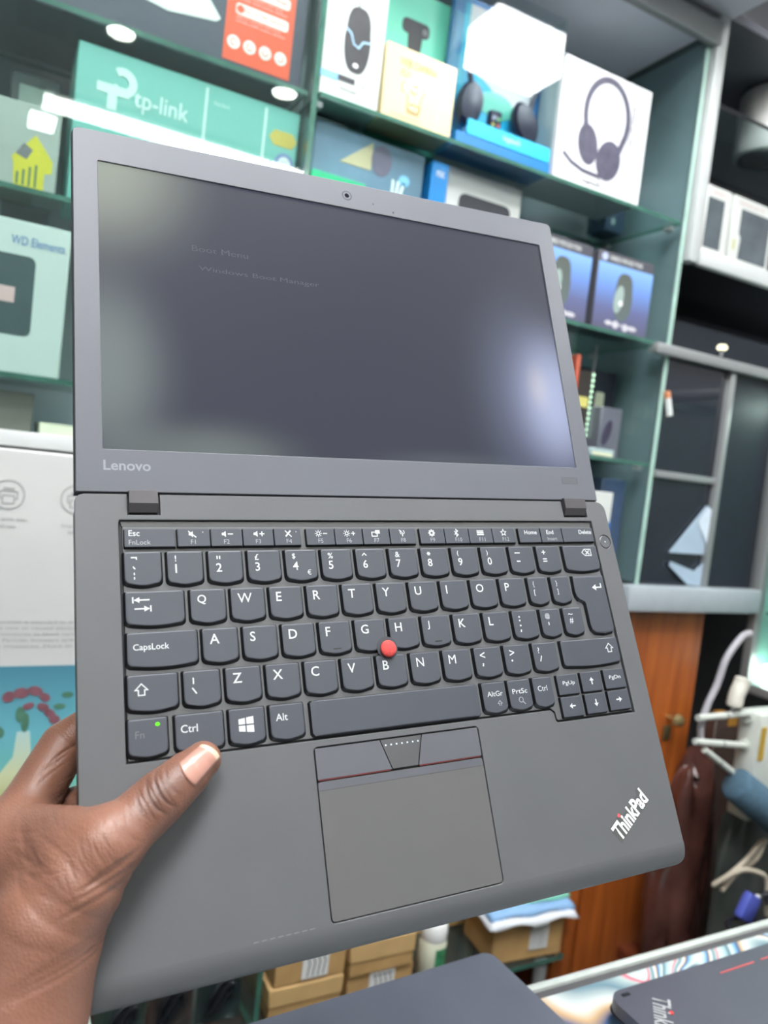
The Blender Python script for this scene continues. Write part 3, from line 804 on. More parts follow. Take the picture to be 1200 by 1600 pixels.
# showcase at the right picture edge
sc = thing('glass_showcase', 'lit glass showcase with aluminium frame at the right picture edge', 'showcase', (1.40, 0.60, 1.08))
for x in (0.0, 0.38):
    for y in (0.0, 0.385):
        box('frame_post', (x, y, 0), (x + 0.02, y + 0.02, 0.62), M['alu'], sc, 0.002)
for z in (0.0, 0.60):
    for y in (0.0, 0.385):
        box('frame_bar', (0.02, y, z), (0.38, y + 0.02, z + 0.02), M['alu'], sc, 0.002)
    for x in (0.0, 0.38):
        box('frame_bar', (x, 0.02, z), (x + 0.02, 0.385, z + 0.02), M['alu'], sc, 0.002)
box('glass_side', (0.008, 0.02, 0.02), (0.012, 0.385, 0.60), M['pane'], sc)
box('glass_front', (0.02, 0.006, 0.02), (0.38, 0.010, 0.60), M['pane'], sc)
box('shelf', (0.02, 0.02, 0.16), (0.38, 0.38, 0.166), M['glass'], sc, edge_mat=M['glass_edge'], edge_axis=2)
box('floor_panel', (0.02, 0.02, 0.004), (0.38, 0.385, 0.012), M['white_metal'], sc)
box('back_panel', (0.385, 0.02, 0.02), (0.392, 0.385, 0.60), mat('seafoam_panel', (126, 176, 166), 0.3), sc)
M['case_light'] = emit_mat('case_light', (235, 255, 245), 16)
box('corner_lamp', (0.024, 0.352, 0.020), (0.050, 0.374, 0.060), M['case_light'], sc, 0.004)
box('rear_panel', (0.02, 0.392, 0.02), (0.38, 0.398, 0.60), mat('seafoam_rear', (140, 186, 174), 0.3, var=0.2, scale=9), sc)
box('lamp_strip', (0.03, 0.30, 0.575), (0.37, 0.325, 0.595), M['case_light'], sc)
for q, (x, y, h) in enumerate(((0.07, 0.34, 0.05), (0.06, 0.27, 0.036), (0.115, 0.33, 0.06))):
    t = carton('phone_box', ('white lit phone carton at the rear of the showcase', 'low white phone carton in the showcase', 'tall white phone carton deep in the showcase')[q], 'box', 1.40 + x, 0.60 + y, 1.0925, 0.03, 0.03, h, M['white'], group='phone cartons in the showcase')
    prism('printed_band', rect(0.003, h * 0.3, 0.027, h * 0.45), mat('phone_box_ink_%d' % q, (120, 190, 160), 0.4), t)

# ------------------------------------------------------------------ wooden cupboard below
cb = thing('wooden_cupboard', 'orange brown wooden cupboard with door below the cabinet rail', 'cupboard', (0, 0, 0))
box('carcass', (1.00, 1.030, 0.0), (1.284, 1.30, 1.243), M['wood_dark'], cb)
box('door', (1.054, 1.012, 0.04), (1.282, 1.030, 1.235), M['wood'], cb, 0.002, 1)
d2 = box('side_door', (1.002, 1.012, 0.04), (1.046, 1.030, 1.235), M['wood'], cb, 0.002, 1)
lathe('door_knob', [(0.004, 0.0), (0.004, -0.012), (0.010, -0.016), (0.013, -0.024), (0.010, -0.032), (0.001, -0.035)], mat('brass', (196, 178, 128), 0.25, metal=0.8), cb, 24, 'y', (1.216, 1.012, 1.03))
box('lock_plate', (1.207, 1.008, 0.985), (1.225, 1.012, 1.012), mat('dark_brass', (120, 110, 80), 0.4, metal=0.6), cb, 0.001)
struct(box('trim_4', (1.286, 1.18, 0.0), (1.80, 1.20, 1.243), mat('black_board', (34, 36, 38), 0.6)))  # black sheet stands in for the shade of the gap behind the heap
struct(box('trim_3', (-0.75, 1.25, 0.0), (1.0, 1.27, 1.26), M['wood_dark']))

# low glass shelf with cardboard boxes
ls = thing('low_glass_shelf', 'low glass shelf with green edge carrying the cardboard boxes', 'shelf', (0, 0, 0.0))
box('glass_shelf', (-0.20, 0.985, 0.600), (0.998, 1.245, 0.608), M['glass'], ls, edge_mat=M['glass_edge'], edge_axis=2)
for x in (-0.16, 0.40, 0.96):
    for y in (1.0, 1.22):
        tube('leg', [(x, y, 0.0), (x, y, 0.599)], 0.012, M['alu'], ls, 12)
box('glass_divider', (0.408, 0.985, 0.609), (0.416, 1.245, 0.80), M['glass'], ls, edge_mat=M['glass_edge'], edge_axis=0)
def kraft(label, x, y, z, w, d, h, lid=True, lab=None, scr=False, yaw=0):
    t = thing('cardboard_box', label, 'box', (x, y, z), yaw, 'kraft boxes on the low glass shelf')
    box('tray', (0.002, 0.002, 0), (w - 0.002, d - 0.002, h * (0.55 if lid else 1.0)), M['card'], t, 0.001, 1)
    if lid:
        box('lid', (0, 0, h * 0.42), (w, d, h), M['card_pale'], t, 0.0015, 1)
    if lab:
        prism('paper_label', rect(*lab), M['white'], t, w0=-0.002, w1=0.0008)
        x0, y0, x1, y1 = lab
        if scr:
            for q in range(4):
                xx = x0 + (x1 - x0) * (0.2 + 0.2 * q)
                prism('handwriting', stroke([(xx, y0 + 0.003), (xx + 0.003, y0 + (y1 - y0) * 0.6), (xx - 0.002, y1 - 0.004), (xx + 0.005, y1 - 0.006)], 0.0016), ink_dark, t, w0=0.0008, w1=0.0012)
        else:
            for q in range(5):
                text('lettering', 'item no 2048 qty 1', ink, t, (x0 + 0.002, y0 + (y1 - y0) * (0.1 + 0.17 * q), x1 - 0.002, y0 + (y1 - y0) * (0.2 + 0.17 * q)), w=0.0012)
    return t
kraft('plain kraft cardboard box at the bottom left of the stack', 0.436, 1.0, 0.6085, 0.122, 0.12, 0.050)
kraft('kraft cardboard box with white handwritten label atop the left box', 0.440, 1.0, 0.660, 0.120, 0.12, 0.050, False, (0.045, 0.006, 0.088, 0.046), True)
kraft('kraft cardboard box with handwritten label beside the white bottle', 0.565, 1.0, 0.6085, 0.122, 0.12, 0.042, False, (0.040, 0.002, 0.085, 0.041), True)
kraft('kraft cardboard lid box stacked next to the white bottle', 0.563, 0.995, 0.652, 0.118, 0.12, 0.055)
t = kraft('kraft cardboard box with printed label under a folded cloth', 0.845, 1.00, 0.6085, 0.152, 0.10, 0.080, False, (0.078, 0.018, 0.116, 0.062), False, -4)
kraft('kraft carton lying on the shelf at the cupboard end', 0.80, 1.12, 0.6085, 0.16, 0.09, 0.10, True)
kraft('low kraft carton behind the white bottle', 0.70, 1.12, 0.6085, 0.09, 0.09, 0.05, True)
# cloth: draped, folded layers
def cloth(name, x0, y0, x1, y1, z, drop, material, parent, ph):
    n = 24; V = []; F = []
    for j in range(n + 1):
        for i in range(n + 1):
            u, v = i / n, j / n
            x = x0 + (x1 - x0) * u; y = y0 + (y1 - y0) * v
            e = min(u, 1 - u, v * 1.0, 1 - v)
            zz = z + 0.0018 * math.sin(9 * u + ph) * math.cos(7 * v + ph) - (drop * (1 - e / 0.07) ** 2 if e < 0.07 else 0) * (0.8 + 0.3 * math.sin(14 * (u + v) + ph))
            V.append((x, y, zz))
    for j in range(n):
        for i in range(n):
            a = j * (n + 1) + i
            F.append((a, a + 1, a + n + 2, a + n + 1))
    o = pydata(name, V, F, material, parent, R(60))
    sm = o.modifiers.new('thick', 'SOLIDIFY'); sm.thickness = 0.002
    return o
t = thing('cloth', 'folded white, blue and green cloth on the labelled kraft box', 'cloth', (0.825, 0.985, 0.690), -4)
cloth('white_layer', 0.0, 0.0, 0.186, 0.115, 0.003, 0.010, mat('white_cloth', (238, 242, 248), 0.9, var=0.04), t, 0.3)
cloth('blue_layer', 0.006, 0.010, 0.184, 0.115, 0.014, 0.010, mat('pale_blue_cloth', (150, 192, 236), 0.9, var=0.06), t, 1.3)
cloth('green_layer', 0.010, 0.026, 0.184, 0.118, 0.024, 0.009, mat('mint_cloth', (140, 214, 188), 0.9, var=0.08), t, 2.3)
t = thing('pill_bottle', 'white plastic bottle with green label between the cardboard boxes', 'bottle', (0.732, 1.02, 0.6085))
lathe('bottle', [(0.001, 0.0), (0.021, 0.0), (0.0235, 0.004), (0.0235, 0.062), (0.019, 0.070)], mat('bottle_white', (226, 228, 206), 0.35), t, 32)
lathe('cap', [(0.022, 0.066), (0.0225, 0.068), (0.0225, 0.088), (0.020, 0.092), (0.001, 0.093)], M['white'], t, 32)
V = []; F = []
for i in range(9):
    a = R(-108 + 60 * i / 8)
    for zz in (0.012, 0.056):
        V.append((0.0239 * math.cos(a), 0.0239 * math.sin(a), zz))
for i in range(8):
    F.append((2 * i, 2 * i + 2, 2 * i + 3, 2 * i + 1))
pydata('label', V, F, mat('label_green', (64, 140, 96), 0.5, var=0.5, scale=120), t, R(60))
# blister packs on the lower left
def blister(label, x, y, z, w, h, c):
    t = thing('blister_pack', label, 'package', (x, y, z), random.uniform(-8, 8), 'blister packs on the low shelf')
    box('card', (0, 0.012, 0), (w, 0.014, h), mat('blister_card', c, 0.5, var=0.2, scale=40), t)
    tube('cable_bundle', spline([(w * (0.5 + 0.28 * math.cos(a * 1.3)), 0.005 + 0.004 * math.sin(a * 2.1), h * (0.45 + 0.3 * math.sin(a * 1.3 + 0.2 * a))) for a in range(12)], 6), 0.003, M['black'], t, 8)
    box('blister_window', (w * 0.1, -0.004, h * 0.1), (w * 0.9, 0.0115, h * 0.85), M['blister'], t, 0.004)
blister('black cable blister pack at the glass divider left of the kraft boxes', 0.335, 1.02, 0.6085, 0.066, 0.085, (52, 62, 60))
blister('blister pack with brown card behind the laptop front edge', 0.270, 1.03, 0.6085, 0.060, 0.080, (74, 62, 58))
blister('grey green blister pack at the left of the low shelf', 0.195, 1.02, 0.6085, 0.070, 0.075, (66, 78, 70))
t = carton('pale_box', 'pale green white carton under the front left laptop corner', 'box', 0.06, 1.0, 0.6085, 0.125, 0.10, 0.062, mat('pale_mint_carton', (206, 228, 216), 0.4))
prism('printed_band', rect(0.10, 0.002, 0.104, 0.060), ink, t)

# ------------------------------------------------------------------ counter with marbled top and two closed laptops
ct = thing('shop_counter', 'counter with marbled vinyl top and aluminium rear edge', 'counter', (0, 0, 0))
box('marbled_top', (-0.6, -0.12, 0.990), (1.25, 0.484, 1.000), M['marble'], ct)
box('rear_groove', (-0.6, 0.484, 0.985), (1.25, 0.493, 0.9985), mat('grey_gasket', (84, 82, 84), 0.5), ct)
box('edge_rail', (-0.6, 0.493, 0.980), (1.25, 0.501, 1.002), mat('edge_alu', (206, 212, 206), 0.35, metal=0.2, var=0.08), ct, 0.002)
box('glass_front', (-0.6, 0.470, 0.10), (1.25, 0.476, 0.985), M['pane'], ct)
box('plinth', (-0.6, -0.10, 0.0), (1.25, 0.47, 0.10), M['black'], ct)
box('side_panel', (-0.6, -0.10, 0.10), (-0.58, 0.47, 0.99), M['wood_dark'], ct)
box('side_panel', (1.23, -0.10, 0.10), (1.25, 0.47, 0.99), M['wood_dark'], ct)

lid_grey = mat('dark_lid_coating', (92, 96, 108), 0.5, var=0.06, scale=25, bump=0.06, bscale=900)
lid_black = mat('black_lid_coating', (78, 78, 88), 0.4, var=0.08, scale=14, bump=0.05, bscale=900)
def closed_laptop(label, x, y, z, w, d, h, yaw, mt, r=0.010):
    t = thing('closed_laptop', label, 'laptop', (x, y, z), yaw, 'closed laptops on the counter')
    prism('base', rect(0, -d, w, 0, r), M['black'], t, flat_top, 0.003, h * 0.5, R(35), pts_base=[rect(0.006, -d + 0.006, w - 0.006, -0.006, r)])
    prism('lid', rect(0.001, -d + 0.001, w - 0.001, -0.001, r), mt, t, flat_top, h * 0.5 + 0.0008, h, R(35))
    for px in (0.03, w - 0.05):
        box('rubber_foot', (px, -0.03, 0), (px + 0.02, -0.02, 0.004), M['black'], t)
        box('rubber_foot', (px, -d + 0.02, 0), (px + 0.02, -d + 0.03, 0.004), M['black'], t)
    return t
# left: dark grey lid, rear right corner at the counter edge
t = closed_laptop('dark grey closed laptop in front, its plain lid corner overhanging the counter edge', 0.435 - 0.335, 0.497, 1.001, 0.335, 0.235, 0.030, 3.5, lid_grey)
# right: black lid with logo
t = closed_laptop('black closed laptop with slanted silver lid logo on the marbled counter', 0.505, 0.446, 1.001, 0.33, 0.23, 0.022, 0.5, lid_black, 0.014)
LGX, LGY = 0.039, -0.0164
silver = mat('silver_ink', (196, 196, 198), 0.3, metal=0.3)
text('lettering', 'ThinkPad', silver, t, (LGX, LGY, LGX + 0.056, LGY + 0.0155), flat_top, 0.0226, thick=0.015, rot=R(-134))
prism('logo_dot', ell(LGX + 0.0165 * math.cos(R(-134)) - 0.0150 * math.sin(R(-134)), LGY + 0.0165 * math.sin(R(-134)) + 0.0150 * math.cos(R(-134)), 0.0018), mat('logo_red', (232, 60, 60), 0.4), t, flat_top, 0.022, 0.0227)
prism('tab_mark', rect(0.013, -0.0095, 0.022, -0.006, 0.001), M['black'], t, flat_top, 0.022, 0.0224)
prism('red_line', stroke([(0.128, -0.0167), (0.1765, -0.0165)], 0.0012) + stroke([(0.187, -0.0163), (0.24, -0.0160)], 0.0012), mat('red_trim', (214, 92, 92), 0.4), t, flat_top, 0.022, 0.0224)  # red lines paint a reflection onto the lid

# ------------------------------------------------------------------ heap behind the counter on the right
bench = thing('storage_bench', 'dark bench behind the counter carrying bags and cables', 'bench', (0, 0, 0))
box('top', (1.13, 0.625, 0.575), (1.85, 0.985, 0.600), M['wood_dark'], bench, 0.003, 1)
for x in (1.14, 1.80):
    for y in (0.64, 0.93):
        box('leg', (x, y, 0.0), (x + 0.04, y + 0.04, 0.575), M['black'], bench)
def lump(name, label, cat, loc, size, material, seed, rotz=0.0, group=None):
    """a slack bag: a cushion-like body, flattened below, with soft dents, knotted at the top"""
    rnd = random.Random(seed)
    t = thing(name, label, cat, loc, rotz, group)
    ph = [rnd.uniform(0, 6.28) for _ in range(8)]
    V, F = [], []
    nu, nv = 40, 24
    for j in range(nv + 1):
        la = -math.pi / 2 + math.pi * j / nv
        for i in range(nu):
            lo = 2 * math.pi * i / nu
            cx, cy, cz = math.cos(la) * math.cos(lo), math.cos(la) * math.sin(lo), math.sin(la)
            s = lambda v: math.copysign(abs(v) ** 0.75, v)
            d = 1 + 0.12 * math.sin(3 * lo + ph[0] + 2 * cz) + 0.08 * math.sin(4 * cz + ph[4]) + 0.06 * math.sin(5 * lo + ph[1] - 3 * cz) + 0.04 * math.sin(7 * cz + 2 * lo + ph[2]) + 0.025 * math.sin(11 * lo + 6 * cz + ph[3])
            V.append((s(cx) * size[0] * d, s(cy) * size[1] * d, max(0.0, size[2] * (1 + (s(cz) if cz < 0 else cz) * d) * 0.5)))
    for j in range(nv):
        for i in range(nu):
            F.append((j * nu + i, j * nu + (i + 1) % nu, (j + 1) * nu + (i + 1) % nu, (j + 1) * nu + i))
    pydata('bag_body', V, F, material, t, R(80))
    tube('bag_knot', [(0, 0, size[2] * 0.98), (0.006, 0.004, size[2] * 1.03), (0.02, 0.0, size[2] * 1.08)], 0.01, material, t, 8, radii=[0.016, 0.009, 0.014])
    return t
bag_brown = mat('brown_film', (92, 58, 52), 0.25, var=0.35, scale=14, bump=0.5, bscale=40, coat=0.3)
bag_black = mat('black_film', (48, 52, 52), 0.3, var=0.3, scale=16, bump=0.5, bscale=45)
bag_grey = mat('smoky_film', (78, 84, 80), 0.28, var=0.3, scale=12, bump=0.6, bscale=35)
lump('plastic_bag', 'glossy brown plastic bag leaning by the wooden cupboard', 'bag', (1.185, 0.915, 0.601), (0.058, 0.040, 0.36), bag_brown, 3)
lump('plastic_bag', 'smoky grey plastic bag in the middle of the heap', 'bag', (1.25, 0.835, 0.601), (0.070, 0.030, 0.32), bag_grey, 5)
lump('plastic_bag', 'black plastic bag in front of the heap near the counter edge', 'bag', (1.17, 0.675, 0.601), (0.050, 0.055, 0.17), bag_black, 8)
lump('plastic_bag', 'black plastic bag under the coiled cables at right', 'bag', (1.305, 0.675, 0.601), (0.065, 0.055, 0.17), bag_black, 11)
lump('plastic_bag', 'large black plastic bag below the router', 'bag', (1.45, 0.82, 0.601), (0.120, 0.090, 0.36), bag_black, 12)
t = thing('dark_carton', 'dark cardboard carton standing behind the brown bag', 'box', (1.27, 0.945, 0.601))
box('carton', (0, 0, 0), (0.10, 0.036, 0.445), mat('dark_brown_carton', (74, 58, 52), 0.5, var=0.2), t, 0.002, 1)
box('strap', (0.034, -0.001, 0.428), (0.060, 0.037, 0.4465), mat('amber_strap', (170, 120, 40), 0.5), t)
# router with white antennas lying on top
ro = thing('wifi_router', 'white router with stick antennas lying on the bags at the right', 'router', (1.20, 0.80, 0.985))
M['router'] = mat('router_plastic', (206, 210, 202), 0.4, var=0.03)
box('body', (-0.055, -0.03, -0.045), (0.10, 0.012, 0.135), M['router'], ro, 0.006, 2)
box('side_label', (-0.052, -0.0315, 0.060), (-0.040, -0.030, 0.115), mat('ochre_label', (196, 160, 60), 0.5), ro)
for a, b in (((-0.060, -0.01, 0.132), (-0.183, -0.01, 0.131)), ((-0.060, -0.01, 0.078), (-0.182, -0.01, 0.093)), ((-0.085, -0.012, 0.036), (-0.160, -0.012, 0.079))):
    tube('antenna', [a, b], 0.0052, M['router'], ro, 12)
    mid = [a[i] + (b[i] - a[i]) * 0.45 for i in range(3)]
    m2 = [a[i] + (b[i] - a[i]) * 0.47 for i in range(3)]
    tube('antenna_joint', [mid, m2], 0.0056, ink, ro, 12)
tube('antenna_mount', [(-0.062, -0.008, 0.124), (-0.052, -0.004, 0.124)], 0.009, M['router'], ro, 10)
tube('antenna_mount', [(-0.062, -0.008, 0.079), (-0.052, -0.004, 0.079)], 0.009, M['router'], ro, 10)
# blue bottle-shaped speaker lying in front
t = thing('portable_speaker', 'blue fabric cylinder speaker with glossy end lying below the router', 'speaker', (1.105, 0.775, 1.010))
ax = Vector((0.098, -0.03, -0.066))
fab = mat('blue_fabric', (70, 98, 116), 0.85, var=0.15, scale=120, bump=0.4, bscale=500)
tube('fabric_body', [ax * 0.0, ax * 0.04, ax * 0.96, ax * 1.0], 0.030, fab, t, 28, radii=[0.022, 0.028, 0.030, 0.028])
tube('end_cap', [ax * 1.0, ax * 1.03, ax * 1.06], 0.026, mat('blue_gloss', (42, 84, 120), 0.08, coat=1.0), t, 28, radii=[0.026, 0.026, 0.020])
tube('end_ring', [ax * 0.97, ax * 1.02], 0.034, mat('slate_ring', (88, 96, 132), 0.4), t, 28, radii=[0.0305, 0.0295], caps=False)
t = thing('tape_roll', 'yellow tape roll at the right edge beside the blue speaker', 'tape', (1.235, 0.78, 0.985))
lathe('tape', [(0.016, -0.012), (0.030, -0.012), (0.030, 0.012), (0.016, 0.012), (0.016, -0.012)], mat('yellow_tape', (222, 190, 30), 0.4), t, 28, 'y')
lathe('core', [(0.013, -0.012), (0.0158, -0.012), (0.0158, 0.012), (0.013, 0.012), (0.013, -0.012)], M['card'], t, 28, 'y')
# cables
cab = mat('grey_cable', (186, 176, 158), 0.5, var=0.05)
vga_blue = mat('plug_blue', (84, 96, 186), 0.4, var=0.06)
t = thing('video_cable', 'beige video cable with blue plugs coiled on the black bags', 'cable', (1.13, 0.78, 0.80))
tube('cord', spline([(0.075, 0.00, 0.095), (0.030, -0.01, 0.078), (-0.02, -0.02, 0.066), (-0.046, -0.01, 0.045), (-0.02, -0.03, 0.075), (0.02, -0.035, 0.07), (0.042, -0.04, 0.055), (0.045, -0.045, 0.01), (0.055, -0.05, -0.02), (0.085, -0.05, -0.040), (0.105, -0.05, -0.046)], 8), 0.0042, cab, t, 10)
tube('cord', spline([(0.085, 0.00, 0.098), (0.06, -0.005, 0.07), (0.01, -0.01, 0.058), (-0.032, -0.015, 0.036)], 8), 0.0042, cab, t, 10)
for bx, by, bz, rz in ((0.012, -0.035, 0.012, 0.5), (0.118, -0.05, -0.035, -0.4)):
    p = box('plug', (-0.018, -0.008, -0.022), (0.018, 0.008, 0.022), vga_blue, t, 0.005)
    p.location = (bx, by, bz); p.rotation_euler = (0, rz, 0)
    s = lathe('thumb_screw', [(0.001, -0.012), (0.004, -0.012), (0.004, 0.008), (0.001, 0.009)], M['white'], t, 12, origin=(bx + 0.022, by, bz + 0.008))
for k in range(5):
    rnd = random.Random(40 + k)
    t = thing('power_cable', ('black cable loop over the front bag', 'black cable loop at the right bag', 'thin black cable trailing off the heap', 'black cable curl under the blue speaker', 'black cable knot near the beige cable')[k], 'cable', (1.12 + 0.05 * k, 0.72 - 0.02 * (k % 3), 0.775 + 0.012 * (k % 2)))
    pts = []
    for i in range(9):
        a = i * 0.9 + k
        pts.append((0.055 * math.cos(a) + rnd.uniform(-.012, .012), 0.03 * math.sin(a) + rnd.uniform(-.01, .01), 0.012 * i * 0.5 + rnd.uniform(-.006, .012)))
    tube('cord', spline(pts, 7), 0.0035, M['black'], t, 8)
    tube('plug', [pts[-1], Vector(pts[-1]) + Vector((0.02, -0.006, 0.006))], 0.006, M['black'], t, 8)
t = thing('grey_cable', 'grey cable hanging from the showcase frame in front of the black gap', 'cable', (1.10, 0.80, 1.12))
tube('cord', spline([(0.028, 0.0, 0.128), (0.008, 0.0, 0.122), (-0.022, 0.0, 0.088), (-0.036, 0.0, 0.045), (-0.052, 0.0, 0.012), (-0.060, 0.0, -0.02), (-0.058, 0.0, -0.04)], 8), 0.0055, mat('lilac_grey_cable', (170, 166, 172), 0.45), t, 10)
tube('cord_plug', [(-0.058, 0, -0.04), (-0.058, 0, -0.052)], 0.0065, M['black'], t, 10)
t = thing('charger_plug', 'white curved charger plug hanging at the showcase corner', 'charger', (1.108, 0.79, 1.150))
tube('body', spline([(0.004, 0, 0.028), (0.002, 0, 0.018), (-0.006, 0, 0.0), (-0.009, 0, -0.020)], 6), 0.012, mat('charger_white', (224, 220, 208), 0.4), t, 14, radii=[0.008] + [0.0125] * 17 + [0.011])
tube('prong', [(-0.009, 0, -0.021), (-0.011, 0, -0.032)], 0.004, M['alu'], t, 8)

# ------------------------------------------------------------------ the open laptop held in the hand
LX = Vector((0.99668, -0.04161, 0.07003)); LY = Vector((-0.04555, 0.42803, 0.90262)); LZ = Vector((-0.06754, -0.90281, 0.42471))
LO = Vector((0.0386, 0.3683, 1.4223))
lap = thing('laptop', 'open dark grey laptop with red pointing stick held up in the hand', 'laptop')
lm = Matrix((LX, LY, LZ)).transposed().to_4x4(); lm.translation = LO
lap.matrix_world = lm
mm = 0.001
shell = mat('soft_grey_shell', (93, 94, 96), 0.46, var=0.03, scale=30, bump=0.05, bscale=1800, spec=0.4)
bez = mat('bezel_grey', (99, 101, 108), 0.42, var=0.02, scale=30, bump=0.04, bscale=1800, spec=0.4)
under = mat('underside_grey', (58, 58, 62), 0.5)
kb_frame = mat('keyboard_frame', (92, 93, 94), 0.45, var=0.03, bump=0.05, bscale=1500)
key_top = mat('key_cap', (71, 74, 82), 0.42, var=0.02, spec=0.45)
key_side = mat('key_skirt', (20, 21, 26), 0.35, var=0.05)
gap_black = mat('gap_black', (18, 19, 23), 0.5)
legend = mat('key_legend', (204, 208, 210), 0.5, var=0.0)
legend_dim = mat('key_legend_dim', (150, 153, 158), 0.5, var=0.0)
legend_worn = mat('key_legend_worn', (104, 108, 114), 0.5, var=0.0)

def mmpts(p):
    return [(a * mm, b * mm) for a, b in p]
def fill2d(name, loops, z0, z1, bevel, material, parent, segs=2):
    """flat plate with holes: first loop outside, the rest holes (mm)"""
    cu = bpy.data.curves.new('plate', 'CURVE')
    cu.dimensions = '2D'; cu.fill_mode = 'BOTH'
    cu.extrude = (z1 - z0) / 2 * mm - bevel * mm
    cu.bevel_depth = bevel * mm; cu.bevel_resolution = segs
    cu.offset = -bevel * mm
    for lp in loops:
        sp = cu.splines.new('POLY')
        sp.points.add(len(lp) - 1)
        for q, (x, y) in zip(sp.points, lp):
            q.co = (x * mm, y * mm, 0, 1)
        sp.use_cyclic_u = True
    me = curve_mesh(cu)
    me.name = name
    for v in me.vertices:
        v.co.z += (z0 + z1) / 2 * mm
    smooth(me, R(35))
    return link(name, me, material, parent)

well = [(19, -12.6), (292.5, -12.6), (292.5, -126.3), (238.5, -126.3), (237.5, -125.3), (237.2, -121.5), (235.2, -119.6), (18.5, -119.6), (18.5, -14)]
pad_hole = rect(100.2, -195.9, 188.9, -122.7, 2.0)
pow_hole = ell(299.6, -25.8, 4.3, n=28)
hinge_l = rect(22.6, -10.2, 37.4, 1.0); hinge_r = rect(272.6, -10.2, 290.4, 1.0)
deck_out = [(0, -197)] + [(305.5, -197), (305.5, -6)] + [(305.5 - 6 + 6 * math.cos(R(a)), -6 + 6 * math.sin(R(a))) for a in (22, 45, 67, 90)] + \
           [(290.4, 0), (290.4, -10.2), (272.6, -10.2), (272.6, 0), (37.4, 0), (37.4, -10.2), (22.6, -10.2), (22.6, 0)] + [(4 + 4 * math.cos(R(a)), -4 + 4 * math.sin(R(a))) for a in (90, 120, 150, 180)]
fill2d('palm_rest_deck', [deck_out, well[::-1], pad_hole[::-1], pow_hole[::-1]], -2.6, 0.0, 0.35, shell, lap)
# front lip: swept profile curving down, rounded corners
V, F = [], []
prof = [(-196.6, 0.0)] + [(-196.6 - 11.9 * math.sin(R(a)), -8.5 * (1 - math.cos(R(a)))) for a in (10, 20, 30, 40, 50, 60, 70, 80, 90)] + [(-208.3, -11.0), (-206.5, -15.5), (-203, -18.0), (-196.6, -18.0)]
def lip_x(y):
    e = max(0.0, (-y - 204.3)) / 4.2
    return 4.2 * (1 - math.sqrt(max(0.0, 1 - min(1, e) ** 2))) if e > 0 else 0.0
nx = 40
for y, z in prof:
    a = lip_x(y)
    for i in range(nx + 1):
        V.append(((a + (305.5 - 2 * a) * i / nx) * mm, y * mm, z * mm))
for j in range(len(prof) - 1):
    for i in range(nx):
        k = j * (nx + 1) + i
        F.append((k, k + 1, k + nx + 2, k + nx + 1))
F.append(tuple(j * (nx + 1) for j in range(len(prof)))); F.append(tuple(j * (nx + 1) + nx for j in range(len(prof))))
pydata('front_lip', V, F, shell, lap, R(50))
fill2d('base_shell', [[(0.4, -197), (305.1, -197), (305.1, -6), (300, -0.4), (5, -0.4), (0.4, -5)]], -18.0, -2.5, 1.2, under, lap)
prism('side_port', mmpts(rect(0, -60, 1, -47)), gap_black, lap, lambda u, v, w: (0.0003 - u * 0.2, v, -0.010 + w), 0.0, 0.004)
prism('side_port', mmpts(rect(0, -86, 1, -72)), gap_black, lap, lambda u, v, w: (0.0003 - u * 0.2, v, -0.010 + w), 0.0, 0.004)
for x0, x1 in ((23.3, 36.2), (273.6, 289.2)):
    h = prism('hinge', [(-9.0 * mm, -2.4 * mm), (-8.8 * mm, -0.6 * mm), (-5.0 * mm, 2.0 * mm), (1.0 * mm, 2.4 * mm), (1.6 * mm, 1.0 * mm), (1.6 * mm, -2.4 * mm)], mat('hinge_metal', (88, 85, 88), 0.36, metal=0.2), lap, lambda u, v, w: (w, u, v), x0 * mm, x1 * mm, R(25))
    prism('hinge_recess', mmpts(rect(x0 - 0.7, -10.2, x1 + 1.2, 1.5)), gap_black, lap, flat_top, -2.7 * mm, -2.4 * mm)
# keyboard frame plate
well_in = [(19.4, -13.0), (292.1, -13.0), (292.1, -125.9), (238.9, -125.9), (238.0, -125.0), (237.7, -121.3), (235.4, -119.2), (19.0, -119.2)]
fill2d('keyboard_tray', [[(19, -12.6), (292.5, -12.6), (292.5, -126.3), (238.5, -126.3), (237.2, -121.5), (235.2, -119.6), (18.5, -119.6)]], -2.6, -2.2, 0.0, gap_black, lap)
fill2d('keyboard_frame', [[(20.2, -15.6), (291.3, -15.6), (291.3, -125.2), (239.6, -125.2), (238.9, -124.4), (238.6, -120.8), (236, -118.6), (19.6, -118.6)]], -2.3, -0.9, 0.2, kb_frame, lap)
prism('keyboard_bezel', mmpts([(19.4, -13.0), (292.1, -13.0), (291.6, -15.4), (20.0, -15.4)]), mat('speaker_strip', (84, 84, 84), 0.5), lap, flat_top, -2.2 * mm, -1.2 * mm)

